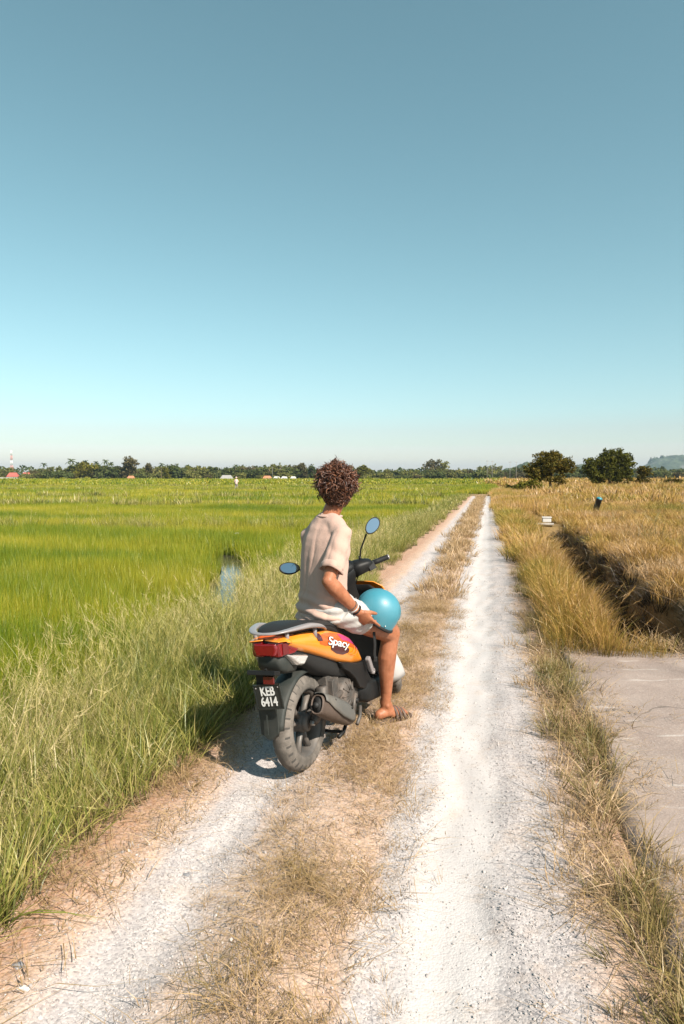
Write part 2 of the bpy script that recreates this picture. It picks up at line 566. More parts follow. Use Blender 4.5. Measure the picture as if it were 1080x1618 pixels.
# ------------------------------------------------------------------ grass: tuft shapes scattered with geometry nodes
def blade_arrays(n, h, rad, width, bend, hvar=.35, lean=(0, 0), segs=3, droop=0., flat=0., seed=0, head=0., wroot=1.0):
    g = np.random.default_rng(seed)
    V, Fc, tip, rnd = [], [], [], []
    for i in range(n):
        a = g.uniform(0, 2 * math.pi); rr = rad * math.sqrt(g.uniform())
        bx, by = rr * math.cos(a), rr * math.sin(a)
        hh = h * (1 + hvar * g.uniform(-1, .8))
        out = g.uniform(0, 2 * math.pi) if flat else a + g.normal() * .9
        b = bend * hh * abs(g.normal(.8, .45))
        dx, dy = math.cos(out) * b + lean[0] * hh, math.sin(out) * b + lean[1] * hh
        f = g.uniform(0, 2 * math.pi)
        sx, sy = math.cos(f) * width * .5 * g.uniform(.6, 1.3), math.sin(f) * width * .5
        r = g.uniform(); base = len(V)
        zf = 1 - flat * g.uniform(.6, 1)
        for k in range(segs + 1):
            u = k / segs
            cx, cy = bx + dx * u ** 1.8, by + dy * u ** 1.8
            cz = hh * zf * (u - droop * u ** 3) + flat * .012 * g.uniform(.3, 1.5)
            wd = (wroot + (1 - wroot) * min(1, u * 3)) * (1 - u ** 1.6 * .9)
            if k == segs:
                V.append((cx, cy, cz)); tip.append(1.); rnd.append(r)
            else:
                V.append((cx - sx * wd, cy - sy * wd, cz)); V.append((cx + sx * wd, cy + sy * wd, cz)); tip += [u, u]; rnd += [r, r]
        for k in range(segs - 1):
            q = base + 2 * k
            Fc.append((q, q + 1, q + 3, q + 2))
        q = base + 2 * (segs - 1)
        Fc.append((q, q + 1, q + 2))
        if head and g.uniform() < head:      # feathery seed head on the stem
            top = np.array(V[-1]); dirv = top - np.array(V[base])
            dirv = dirv / np.linalg.norm(dirv)
            for m in range(16):
                u = m / 16.
                p0 = top - dirv * .13 * (1 - u) * (h / .5)
                sd = g.normal(size=3) * .018 * (h / .5) + dirv * .035 * (h / .5)
                bb = len(V); wx = g.normal(size=3); wx = wx / np.linalg.norm(wx) * width * .42
                V += [tuple(p0 - wx), tuple(p0 + wx), tuple(p0 + sd)]
                tip += [1., 1., 1.]; rnd += [.97, .97, .97]
                Fc.append((bb, bb + 1, bb + 2))
    return V, Fc, tip, rnd

def tuft_set(name, mat, variants):
    col = bpy.data.collections.new(name)
    for i, kw in enumerate(variants):
        V, Fc, tip, rnd = blade_arrays(seed=hash_seed(name, i), **kw)
        me = mesh(name, V, Fc, True)
        a = me.attributes.new('tip', 'FLOAT', 'POINT'); a.data.foreach_set('value', np.array(tip, dtype=np.float32))
        a = me.attributes.new('rnd', 'FLOAT', 'POINT'); a.data.foreach_set('value', np.array(rnd, dtype=np.float32))
        me.materials.append(mat)
        o = bpy.data.objects.new('%s_%02d' % (name, i), me)
        col.objects.link(o)
    return col
def hash_seed(name, i): return sum(ord(c) * (k + 3) for k, c in enumerate(name)) + 101 * i

def scatter_obj(name, sets, label, cat):
    """sets: list of (collection, points Nx3, rot Nx3, scale N or Nx3). one stuff object"""
    Vs, Rs, Ss, Ks, Cs = [], [], [], [], []
    for ci, (col, P, Ro, Sc) in enumerate(sets):
        n = len(P)
        Sc = np.asarray(Sc, float)
        if Sc.ndim == 1: Sc = np.repeat(Sc[:, None], 3, 1)
        Vs.append(P); Rs.append(Ro); Ss.append(Sc); Cs.append(np.full(n, ci)); Ks.append(rng.integers(0, len(col.objects), n))
    V, Ro, Sc, Ks, Cs = map(np.concatenate, (Vs, Rs, Ss, Ks, Cs))
    me = bpy.data.meshes.new(name)
    me.vertices.add(len(V)); me.vertices.foreach_set('co', V.astype(np.float32).ravel())
    for an, arr, ty in (('rot', Ro, 'FLOAT_VECTOR'), ('scl', Sc, 'FLOAT_VECTOR')):
        a = me.attributes.new(an, ty, 'POINT'); a.data.foreach_set('vector', arr.astype(np.float32).ravel())
    for an, arr in (('idx', Ks), ('grp', Cs)):
        a = me.attributes.new(an, 'INT', 'POINT'); a.data.foreach_set('value', arr.astype(np.int32))
    o = link(name, me)
    ng = bpy.data.node_groups.new(name, 'GeometryNodeTree')
    ng.interface.new_socket('Geometry', in_out='INPUT', socket_type='NodeSocketGeometry')
    ng.interface.new_socket('Geometry', in_out='OUTPUT', socket_type='NodeSocketGeometry')
    gi = ng.nodes.new('NodeGroupInput'); go = ng.nodes.new('NodeGroupOutput')
    jn = ng.nodes.new('GeometryNodeJoinGeometry')
    def attr(nm, ty):
        n = ng.nodes.new('GeometryNodeInputNamedAttribute'); n.data_type = ty; n.inputs['Name'].default_value = nm
        return n.outputs['Attribute']
    for ci, (col, *_r) in enumerate(sets):
        ci_n = ng.nodes.new('GeometryNodeCollectionInfo')
        ci_n.inputs['Collection'].default_value = col
        ci_n.inputs['Separate Children'].default_value = True
        ci_n.inputs['Reset Children'].default_value = True
        cmp_ = ng.nodes.new('FunctionNodeCompare'); cmp_.data_type = 'INT'; cmp_.operation = 'EQUAL'
        ng.links.new(attr('grp', 'INT'), cmp_.inputs[2]); cmp_.inputs[3].default_value = ci
        ip = ng.nodes.new('GeometryNodeInstanceOnPoints')
        ng.links.new(gi.outputs[0], ip.inputs['Points'])
        ng.links.new(cmp_.outputs[0], ip.inputs['Selection'])
        ng.links.new(ci_n.outputs[0], ip.inputs['Instance'])
        ip.inputs['Pick Instance'].default_value = True
        ng.links.new(attr('idx', 'INT'), ip.inputs['Instance Index'])
        ng.links.new(attr('rot', 'FLOAT_VECTOR'), ip.inputs['Rotation'])
        ng.links.new(attr('scl', 'FLOAT_VECTOR'), ip.inputs['Scale'])
        ng.links.new(ip.outputs[0], jn.inputs[0])
    ng.links.new(jn.outputs[0], go.inputs[0])
    m = o.modifiers.new('scatter', 'NODES'); m.node_group = ng
    tag(o, label, cat, kind='stuff')
    return o

def yaw(n, tilt=.12):
    return np.stack([rng.normal(0, tilt, n), rng.normal(0, tilt, n), rng.uniform(0, 2 * np.pi, n)], 1)
def rect(dens, q0, q1, w0, w1):
    n = int(dens * (q1 - q0) * (w1 - w0))
    q = rng.uniform(q0, q1, n); w = rng.uniform(w0, w1, n)
    x, y = xy(q, w)
    return x, y, q, w
def wedge(dens, d0, d1, a0, a1):
    """points in a fan in front of the camera, angles in degrees from straight ahead, right positive"""
    n = int(dens * .5 * (d1 ** 2 - d0 ** 2) * R(a1 - a0))
    d = np.sqrt(rng.uniform(d0 ** 2, d1 ** 2, n)); a = np.radians(rng.uniform(a0, a1, n))
    x, y = d * np.sin(a), d * np.cos(a)
    q, w = qw(x, y)
    return x, y, q, w
def pts(x, y, m, dz=0.):
    x, y = x[m], y[m]
    return np.stack([x, y, surf(x, y) + dz], 1)

# --- rice
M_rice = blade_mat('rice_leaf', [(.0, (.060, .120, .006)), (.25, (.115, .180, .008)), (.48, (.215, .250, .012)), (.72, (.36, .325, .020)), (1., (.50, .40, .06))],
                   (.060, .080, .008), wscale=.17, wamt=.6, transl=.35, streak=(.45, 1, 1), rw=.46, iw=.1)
S_rice_a = tuft_set('rice_tuft', M_rice, [dict(n=26, h=.44, rad=.06, width=.0062, bend=.20, hvar=.32) for _ in range(6)])
S_rice_b = tuft_set('rice_patch', M_rice, [dict(n=120, h=.43, rad=.30, width=.0105, bend=.16, hvar=.34, segs=2) for _ in range(4)])
S_rice_c = tuft_set('rice_block', M_rice, [dict(n=130, h=.42, rad=1.1, width=.042, bend=.2, hvar=.35, segs=2) for _ in range(4)])
S_rice_d = tuft_set('rice_field', M_rice, [dict(n=120, h=.48, rad=5., width=.24, bend=.4, hvar=.35, segs=2) for _ in range(4)])
sets = []
for S, dens, d0, d1, a0 in ((S_rice_a, 95, 2.5, 13, -42), (S_rice_b, 17, 12.5, 42, -36), (S_rice_c, 1.6, 40, 150, -33), (S_rice_d, .075, 140, 620, -32)):
    x, y, q, w = wedge(dens, d0, d1, a0, 13.5 if d0 < 50 else 14)
    b = bund(x, y)
    m = (w < -2.95 - .25 * vnoise(x, y, .8) - (.3 if d0 < 40 else 0)) & (b < .35) & (puddle_mask(x, y, .07 if S is S_rice_a else .32) < .5)
    m |= (q > TQ + 8) & (w < .5) & (b < .35)
    n = m.sum()
    hs = 1 + .16 * vnoise(x[m], y[m], .5) + rng.normal(0, .06, n)
    sets.append((S, pts(x, y, m, -.02), yaw(n, .1), np.stack([hs * rng.uniform(.85, 1.2, n), hs, hs], 1)))
scatter_obj('rice_crop', sets, 'dense green and yellow rice filling the paddy fields', 'rice')

# --- pale tall grass on the left verge and along the field banks
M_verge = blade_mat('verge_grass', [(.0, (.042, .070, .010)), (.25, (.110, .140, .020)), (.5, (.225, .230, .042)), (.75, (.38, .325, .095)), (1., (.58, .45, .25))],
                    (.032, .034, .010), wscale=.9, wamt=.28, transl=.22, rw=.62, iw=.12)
S_v = tuft_set('verge_tuft', M_verge, [dict(n=22, h=.40, rad=.08, width=.0036, bend=.50, hvar=.6, segs=4, droop=.15, head=.16) for _ in range(8)])
S_vt = tuft_set('verge_stalk', M_verge, [dict(n=5, h=.72, rad=.07, width=.0034, bend=.45, hvar=.25, segs=5, droop=.15, head=1.) for _ in range(5)])
S_vs = tuft_set('verge_short', M_verge, [dict(n=22, h=.22, rad=.07, width=.006, bend=.6, hvar=.5, segs=3) for _ in range(4)])
S_vf = tuft_set('verge_patch', M_verge, [dict(n=60, h=.48, rad=.22, width=.0085, bend=.45, hvar=.5, segs=3, head=.15) for _ in range(4)])
S_vff = tuft_set('verge_block', M_verge, [dict(n=60, h=.45, rad=.7, width=.045, bend=.45, hvar=.4, segs=2) for _ in range(4)])
sets = []
for S, dens, q0, q1, w0, sc in ((S_v, 135, .6, 9, -3.55, 1.), (S_vf, 30, 8.5, 26, -3.4, .78), (S_vff, 6, 25, TQ + 4, -3.4, .6)):
    x, y, q, w = rect(dens, q0, q1, w0, -1.42)
    edge = -1.52 + .10 * vnoise(q, w, 2.6) - .07 * vnoise(q * 2.7, w, 2.1) + .12 * np.exp(-((q - 4.6) / 1.) ** 2) * -1
    m = (w < edge) & (puddle_mask(x, y, .25) < .5)
    m &= rng.uniform(size=len(w)) < np.where(w < -3.1, .45, 1.)
    n = m.sum()
    hs = sc * (.45 + .50 * sstep(0, .85, edge[m] - w[m])) * (1 + .22 * vnoise(q[m], w[m] * 2, 1.3)) * rng.uniform(.75, 1.2, n)
    sets.append((S, pts(x, y, m, -.01), yaw(n, .2), hs))
x, y, q, w = rect(260, .6, 10, -1.95, -1.36)
edge = -1.45 + .10 * vnoise(q, w, 2.6)
m = (w < edge); n = m.sum()
sets.append((S_vs, pts(x, y, m), yaw(n, .35), rng.uniform(.5, 1.1, n)))
x, y, q, w = rect(13, .6, 16, -3.4, -1.75); n = len(q)
sets.append((S_vt, pts(x, y, np.ones(n, bool)), yaw(n, .2), rng.uniform(.75, 1.15, n)))
# along the field banks
for S, d0, d1, dens, k in ((S_vf, 14, 45, 9, 1.), (S_vff, 38, 140, 3.2, 1.15)):
    x, y, q, w = wedge(dens, d0, d1, -36, 12)
    m = (bund(x, y) > .45) & (w < -3.2) & (rng.uniform(size=len(x)) < .8); n = m.sum()
    sets.append((S, pts(x, y, m), yaw(n, .2), k * rng.uniform(.5, 1.15, n)))
scatter_obj('verge_grass', sets, 'tall pale green grass with feathery heads along the left side of the track', 'grass')

# --- golden grass on the right
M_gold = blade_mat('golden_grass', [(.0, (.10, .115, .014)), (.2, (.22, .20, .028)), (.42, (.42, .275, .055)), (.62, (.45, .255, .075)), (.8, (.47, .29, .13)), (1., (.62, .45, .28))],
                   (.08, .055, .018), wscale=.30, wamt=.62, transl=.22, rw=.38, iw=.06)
S_g = tuft_set('golden_tuft', M_gold, [dict(n=18, h=.5, rad=.07, width=.0055, bend=.55, hvar=.4, segs=4, droop=.2, lean=(-.25, -.1), head=.08) for _ in range(6)])
S_gf = tuft_set('golden_patch', M_gold, [dict(n=80, h=.36, rad=.26, width=.0095, bend=.75, hvar=.5, segs=3, droop=.3, lean=(-.1, 0)) for _ in range(5)])
S_gff = tuft_set('golden_block', M_gold, [dict(n=110, h=.34, rad=1.1, width=.045, bend=.7, hvar=.5, segs=2) for _ in range(4)])
S_gd = tuft_set('golden_field', M_gold, [dict(n=100, h=.55, rad=5., width=.3, bend=.5, hvar=.4, segs=2) for _ in range(3)])
sets = []
x, y, q, w = rect(170, 6.05, 13, .55, 1.7)
m = (w > .68 + .1 * vnoise(q, w, 2.)) & (ditch(q, w) < .2); n = m.sum()
hs = (.60 + .30 * sstep(.65, .9, w[m]) - .38 * sstep(.95, 1.35, w[m])) * (1 + .2 * vnoise(q[m], w[m] * 2, 1.1)) * rng.uniform(.7, 1.15, n)
sets.append((S_g, pts(x, y, m), yaw(n, .12) * np.array([1, 1, .25]), hs))
x, y, q, w = rect(26, 12.5, 30, .5, 1.75)
m = (w > .62 + .1 * vnoise(q, w, 2.)) & (ditch(q, w) < .2); n = m.sum()
sets.append((S_gf, pts(x, y, m), yaw(n, .2), rng.uniform(.7, 1.2, n) * (1 - .4 * sstep(1.1, 1.5, w[m]))))
x, y, q, w = rect(6, 29, 75, .5, 4)
m = (w > .62 + .1 * vnoise(q, w, 1.)) | (q > TQ); n = m.sum()
sets.append((S_gff, pts(x, y, m), yaw(n, .2) , np.stack([np.full(n, .45), np.full(n, .45), rng.uniform(.7, 1.25, n)], 1)))
x, y, q, w = wedge(26, 6, 16, 8, 40)
m = (w > 2.3) & (q > 6.4) & (ditch(q, w) < .12); n = m.sum()
sets.append((S_gf, pts(x, y, m), yaw(n, .2), rng.uniform(.4, .9, n) * (1 + .35 * vnoise(x[m], y[m], .9))))
x, y, q, w = wedge(15, 15, 40, 8, 36)
m = (w > 2.3) & (ditch(q, w) < .12); n = m.sum()
sets.append((S_gf, pts(x, y, m), yaw(n, .2), rng.uniform(.4, .95, n) * (1 + .4 * vnoise(x[m], y[m], .6))))
x, y, q, w = wedge(1.5, 38, 130, 9, 33)
m = (w > 3.5); n = m.sum()
sets.append((S_gff, pts(x, y, m), yaw(n, .2), rng.uniform(.6, 1.2, n) * (1 + .3 * vnoise(x[m], y[m], .25))))
x, y, q, w = wedge(.06, 120, 560, 12.5, 31)
m = (w > 1.); n = m.sum()
sets.append((S_gd, pts(x, y, m), yaw(n, .1), rng.uniform(.6, 1.1, n)))
scatter_obj('golden_grass', sets, 'dry golden grass along the right verge and over the right field', 'grass')

# --- greener clumps at the right verge and dark brush in the ditch
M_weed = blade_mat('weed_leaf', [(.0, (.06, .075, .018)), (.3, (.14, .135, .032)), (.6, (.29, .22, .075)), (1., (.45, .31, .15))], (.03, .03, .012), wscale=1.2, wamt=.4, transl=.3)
S_w = tuft_set('weed_tuft', M_weed, [dict(n=26, h=.3, rad=.09, width=.007, bend=.75, hvar=.5, segs=4, droop=.25) for _ in range(5)])
sets = []
clumps = [(3.45, .64, .17, 90), (5.15, .72, .24, 150), (5.6, .62, .16, 60), (2.6, .72, .17, 70), (2.05, .70, .2, 110), (1.6, .68, .2, 90), (4.2, .66, .16, 70), (6.6, .78, .3, 170), (7.6, .7, .22, 120), (9.2, .68, .22, 110), (11, .66, .2, 90)]
for cq, cw, cr, cn in clumps:
    cn = int(cn * .24)
    q = rng.normal(cq, cr * 1.3, cn); w = np.clip(rng.normal(cw, cr * .45, cn), .5, 1.2); x, y = xy(q, w)
    sets.append((S_w, pts(x, y, np.ones(cn, bool)), yaw(cn, .3), rng.uniform(.3, .65, cn)))
x, y, q, w = rect(34, 6.6, 22, 2.2, 3.1)
m = (ditch(q, w) > .25) & (rng.uniform(size=len(q)) < .5); n = m.sum()
sets.append((S_w, pts(x, y, m), yaw(n, .6), rng.uniform(.8, 1.6, n)))
x, y, q, w = wedge(3., 9, 45, 14, 34)
m = (w > 3.2) & (vnoise(x, y, .7) > .30); n = m.sum()
sets.append((S_w, pts(x, y, m), yaw(n, .3), rng.uniform(1., 1.8, n)))
scatter_obj('weed_clump', sets, 'low green weeds between the gravel and the concrete slab and in the ditch', 'weeds')

M_brush = blade_mat('dead_brush', [(.0, (.020, .013, .008)), (.6, (.05, .032, .018)), (1., (.22, .14, .08))], (.015, .010, .006), wscale=1., wamt=.3, transl=.1)  # dead stalks coloured near-black, putting the bank's shade into the ditch
S_b = tuft_set('brush_twigs', M_brush, [dict(n=34, h=.55, rad=.12, width=.008, bend=.8, hvar=.5, segs=4, droop=.45) for _ in range(5)])
x, y, q, w = rect(60, 6.4, 22.5, 1.4, 3.)
dd = ditch(q, w)
m = (dd > .12) & (dd < .99) & (w > 2.) & (rng.uniform(size=len(q)) < .8); n = m.sum()
scatter_obj('ditch_brush', [(S_b, pts(x, y, m), yaw(n, .5), rng.uniform(.6, 1.2, n))], 'tangled dark dead stalks lining the ditch', 'brush')

# --- straw: short dry tufts on the middle strip, flattened litter at both sides
M_straw = blade_mat('straw', [(.0, (.15, .12, .03)), (.2, (.27, .185, .07)), (.5, (.40, .265, .13)), (.8, (.50, .345, .205)), (1., (.60, .46, .33))], (.20, .13, .065), wscale=2.2, wamt=.35, transl=.15, rw=.5)
S_s = tuft_set('straw_tuft', M_straw, [dict(n=34, h=.085, rad=.075, width=.0032, bend=1.7, hvar=.7, segs=4, droop=.45) for _ in range(7)])
S_l = tuft_set('straw_litter', M_straw, [dict(n=18, h=.09, rad=.10, width=.0030, bend=1.5, hvar=.7, segs=3, flat=.93) for _ in range(6)])
S_sf = tuft_set('straw_patch', M_straw, [dict(n=50, h=.13, rad=.2, width=.011, bend=1.0, hvar=.6, segs=2) for _ in range(4)])
sets = []
x, y, q, w = rect(420, .9, 9, -.98, -.12)
den = np.exp(-(((w + .50 + .06 * np.sin(q * 3.1)) / .27) ** 2)) * (.22 + .45 * vnoise(q * 1.0, w * 1.4, 3.4) + .5 * vnoise(q, w, 8.))
m = rng.uniform(size=len(q)) < den; n = m.sum()
sets.append((S_s, pts(x, y, m), yaw(n, .3), rng.uniform(.35, 1.05, n) * (.8 + .35 * vnoise(q[m], w[m], 4.))))
x, y, q, w = rect(45, 8.5, 58, -.9, -.2)
den = np.exp(-(((w + .5) / .22) ** 2)) * (.75 + .5 * vnoise(q, w, 1.7))
m = rng.uniform(size=len(q)) < den; n = m.sum()
sets.append((S_sf, pts(x, y, m), yaw(n, .2), rng.uniform(.5, 1.1, n)))
# right edge tufts
x, y, q, w = rect(300, .9, 8, .34, .95)
den = np.exp(-(((w - .66) / .19) ** 2)) * (.55 + .7 * vnoise(q, w, 3.))
m = rng.uniform(size=len(q)) < den; n = m.sum()
sets.append((S_s, pts(x, y, m), yaw(n, .3), rng.uniform(.5, 1.4, n)))
scatter_obj('dry_tufts', sets, 'short dry straw coloured tufts along the middle strip and right edge of the track', 'dry grass')
sets = []
x, y, q, w = rect(430, .9, 9, -1.85, -1.12)
den = sstep(-1.08, -1.38, w) * (.55 + .5 * vnoise(q, w, 3.)) 
m = rng.uniform(size=len(q)) < np.where(w < -1.2, np.clip(den, .1, 1), .05); n = m.sum()
sets.append((S_l, pts(x, y, m, .002), yaw(n, .05), rng.uniform(.6, 1.6, n)))
x, y, q, w = rect(560, .9, 9, -.98, -.1)
den = np.exp(-(((w + .50) / .27) ** 2)) * (.6 + .5 * vnoise(q * 1.0, w * 1.4, 3.4))
m = rng.uniform(size=len(q)) < den; n = m.sum()
sets.append((S_l, pts(x, y, m, .002), yaw(n, .05), rng.uniform(.5, 1.4, n)))
x, y, q, w = rect(240, .9, 10, .3, .9)
den = sstep(.36, .6, w) * (.5 + .5 * vnoise(q, w, 3.2)) + .03
m = rng.uniform(size=len(q)) < den; n = m.sum()
sets.append((S_l, pts(x, y, m, .002), yaw(n, .05), rng.uniform(.5, 1.5, n)))
x, y, q, w = rect(9, .9, 9, -.2, .45); n = len(q)
sets.append((S_l, pts(x, y, np.ones(n, bool), .002), yaw(n, .05), rng.uniform(.2, .5, n)))
x, y, q, w = rect(30, 2.0, 6.5, .8, 4.5); n = len(q)
keep = rng.uniform(size=n) < np.clip(np.exp(-(w - .8) / .35) + np.exp(-(6.45 - q) / .22) + .04, 0, 1)
pp_ = np.stack([x, y, np.full(n, .05)], 1)[keep]; n = len(pp_)
sets.append((S_l, pp_, yaw(n, .04), rng.uniform(.5, 1.4, n)))
x, y, q, w = rect(60, 6.15, 6.6, .9, 5.); n = len(q)
sets.append((S_s, np.stack([x, y, np.full(n, .04)], 1), yaw(n, .3), rng.uniform(.5, 1.6, n)))
scatter_obj('straw_litter', sets, 'loose broken straw lying flat beside the wheel ruts', 'straw')

# --- loose gravel
t = NT('gravel_stone')
inst = t.n('ShaderNodeObjectInfo').outputs['Random']
tc = t.n('ShaderNodeTexCoord').outputs['Object']
c = t.ramp(inst, [(0, (.23, .215, .21)), (.25, (.33, .305, .30)), (.6, (.42, .39, .38)), (1, (.55, .52, .50))])
c = t.mix(t.noise(tc, 3, 3), c, (.36, .32, .30))
p = t.n('ShaderNodeBsdfPrincipled'); p.inputs['Roughness'].default_value = .85; t.l(c, p.inputs['Base Color'])
M_stone = t.out(p.outputs[0])
def stone_mesh(seed, name='stone', sub=1):
    bm = bmesh.new(); bmesh.ops.create_icosphere(bm, subdivisions=sub, radius=1)
    g = np.random.default_rng(seed); off = g.uniform(0, 50, 3)
    for v in bm.verts:
        k = .75 + .5 * mnoise.noise(v.co * 1.1 + Vector(off))
        v.co = Vector((v.co.x * k * 1.2, v.co.y * k * .9, v.co.z * k * .7))
    me = bpy.data.meshes.new(name); bm.to_mesh(me); bm.free()
    return me
S_st = bpy.data.collections.new('stones')
for i in range(6):
    me = stone_mesh(i); me.materials.append(M_stone); S_st.objects.link(bpy.data.objects.new('stone_%d' % i, me))
sets = []
x, y, q, w = rect(9500, .9, 4.6, -1.35, .56)
den = .10 + .75 * np.exp(-((w + 1.0) / .22) ** 2) + .55 * np.exp(-((w - .32) / .14) ** 2) + .35 * np.exp(-((w + .2) / .09) ** 2) + .03
m = rng.uniform(size=len(q)) < den; n = m.sum()
sets.append((S_st, pts(x, y, m, .001), yaw(n, .5), np.clip(rng.lognormal(-5.85, .45, n), .0014, .011)))
x, y, q, w = rect(1300, 4.6, 12, -1.35, .56)
den = .08 + .6 * np.exp(-((w + 1.0) / .22) ** 2) + .5 * np.exp(-((w - .32) / .14) ** 2)
m = rng.uniform(size=len(q)) < den; n = m.sum()
sets.append((S_st, pts(x, y, m, .001), yaw(n, .5), np.clip(rng.lognormal(-5.4, .4, n), .002, .012)))
scatter_obj('loose_gravel', sets, 'loose pale gravel lying on the wheel ruts', 'gravel')

# ------------------------------------------------------------------ water showing through the rice
t = NT('paddy_water')
pos = t.n('ShaderNodeNewGeometry').outputs['Position']
p = t.n('ShaderNodeBsdfPrincipled'); p.inputs['Base Color'].default_value = (.05, .045, .035, 1); p.inputs['Roughness'].default_value = .06
p.inputs['IOR'].default_value = 1.333
t.l(t.bump(t.noise(pos, 9, 3), .05, .02), p.inputs['Normal'])
M_water = t.out(p.outputs[0])
yy = np.linspace(8.1, 16.3, 40)
cx = -.157 * yy - .08 + .12 * np.sin(yy * 1.1)
hw_ = .30 * np.sqrt(np.clip(1 - ((yy - 12.2) / 4.1) ** 2, 0, 1)) + .01
V = [(cx[i] + s * hw_[i], yy[i], -.24 + 0 * s) for i in range(40) for s in (-1, 1)]
o = mobj('paddy_water', (V, [(2 * i, 2 * i + 1, 2 * i + 3, 2 * i + 2) for i in range(39)]), M_water)
tag(o, 'narrow strip of open water reflecting the sky between the rice', 'water', kind='structure')

# ------------------------------------------------------------------ trees
def leaf_mat(name, stops, transl=.3):
    t = NT(name)
    rnd = t.n('ShaderNodeAttribute', attribute_name='rnd').outputs['Fac']
    inst = t.n('ShaderNodeObjectInfo').outputs['Random']
    f = t.math('ADD', t.math('MULTIPLY', rnd, .7), t.math('MULTIPLY', inst, .3))
    c = t.ramp(f, stops)
    d = t.n('ShaderNodeBsdfDiffuse'); t.l(c, d.inputs[0])
    tr = t.n('ShaderNodeBsdfTranslucent'); t.l(c, tr.inputs[0])
    m = t.n('ShaderNodeMixShader'); m.inputs[0].default_value = transl
    t.l(d.outputs[0], m.inputs[1]); t.l(tr.outputs[0], m.inputs[2])
    return t.out(m.outputs[0])
M_bark = pmat('bark', (.14, .10, .07), .9, var=.35, vscale=4, bscale=20, bstr=.4)
M_leaf_dark = leaf_mat('leaf_dark', [(0, (.030, .033, .009)), (.5, (.095, .082, .018)), (.85, (.20, .14, .035)), (1, (.30, .20, .06))])
M_leaf_olive = leaf_mat('leaf_olive', [(0, (.035, .040, .008)), (.5, (.10, .10, .02)), (1, (.23, .19, .04))])
M_leaf_far = leaf_mat('leaf_far', [(0, (.065, .075, .024)), (.5, (.145, .15, .045)), (1, (.28, .25, .085))])
M_leaf_deep = leaf_mat('leaf_deep', [(0, (.038, .052, .018)), (.5, (.085, .105, .036)), (1, (.17, .17, .06))])
M_leaf_yel = leaf_mat('leaf_yellow', [(0, (.06, .065, .012)), (.5, (.13, .125, .02)), (1, (.26, .21, .045))])
M_leaf_brown = leaf_mat('leaf_brown', [(0, (.055, .05, .022)), (.5, (.11, .095, .042)), (1, (.18, .15, .08))])
M_frond = leaf_mat('palm_frond', [(0, (.03, .045, .015)), (.5, (.06, .085, .03)), (1, (.12, .14, .05))])

def crown_mesh(name, lobes, nclump, nleaf, leaf, crad, seed):
    """leafy crown: clumps of leaf faces spread through lobes (centre, radii)"""
    g = np.random.default_rng(seed)
    vol = np.array([l[1][0] * l[1][1] * l[1][2] for l in lobes]) ** .7; vol = vol / vol.sum()
    V, Fc, rnd = [], [], []
    for k in range(nclump):
        c, r = lobes[g.choice(len(lobes), p=vol)]
        dv = g.normal(size=3); dv /= np.linalg.norm(dv)
        cc = np.array(c) + dv * np.array(r) * (g.uniform() ** .45)
        tone = g.uniform(0, .45)
        cr = crad * g.uniform(.6, 1.3)
        for j in range(nleaf):
            lv = g.normal(size=3); lv = lv / np.linalg.norm(lv) * cr * g.uniform(.3, 1.) * np.array([1, 1, .7])
            p = cc + lv
            n1 = g.normal(size=3); n1 /= np.linalg.norm(n1)
            n2 = np.cross(n1, g.normal(size=3)); n2 /= np.linalg.norm(n2)
            s = leaf * g.uniform(.6, 1.4)
            b = len(V)
            V += [tuple(p - n1 * s), tuple(p + n2 * s * .5), tuple(p + n1 * s), tuple(p - n2 * s * .5)]
            Fc.append((b, b + 1, b + 2, b + 3))
            rnd += [min(1, tone + g.uniform(0, .55))] * 4
    me = mesh(name, V, Fc, False)
    a = me.attributes.new('rnd', 'FLOAT', 'POINT'); a.data.foreach_set('value', np.array(rnd, dtype=np.float32))
    return me
def trunk_mesh(name, h, r, limbs, seed):
    g = np.random.default_rng(seed)
    path = [(0, 0, -.2)] + [(g.normal() * .03 * h * k, g.normal() * .03 * h * k, h * k) for k in (.25, .5, .75, 1.)]
    parts = [tube(path, [r * 1.4, r, r * .85, r * .65, r * .35], 8)]
    for L in limbs:
        z0 = h * g.uniform(.35, .8)
        e = Vector(L)
        m = Vector((e.x * .45, e.y * .45, z0 + (e.z - z0) * .6))
        parts.append(tube([(path[2][0] * .5, path[2][1] * .5, z0), m, e], [r * .5, r * .35, r * .1], 6))
    return mesh(name, *join(*parts))
def make_tree(name, lobes, nclump, nleaf, leaf, crad, mat, h, r, seed):
    root = empty(name)
    link('trunk', trunk_mesh('trunk', h, r, [l[0] for l in lobes], seed), M_bark, root)
    link('crown', crown_mesh('crown', lobes, nclump, nleaf, leaf, crad, seed + 1), mat, root)
    return root
def copy_tree(o, name=None):
    r = o.copy(); C.objects.link(r)
    for ch in o.children:
        c = ch.copy(); C.objects.link(c); c.parent = r
        for gch in ch.children:
            d = gch.copy(); C.objects.link(d); d.parent = c
    return r
F_PX = 1079.
def px(u, y):
    """x of photo column u at distance y"""
    return (u - 540.) / F_PX * y

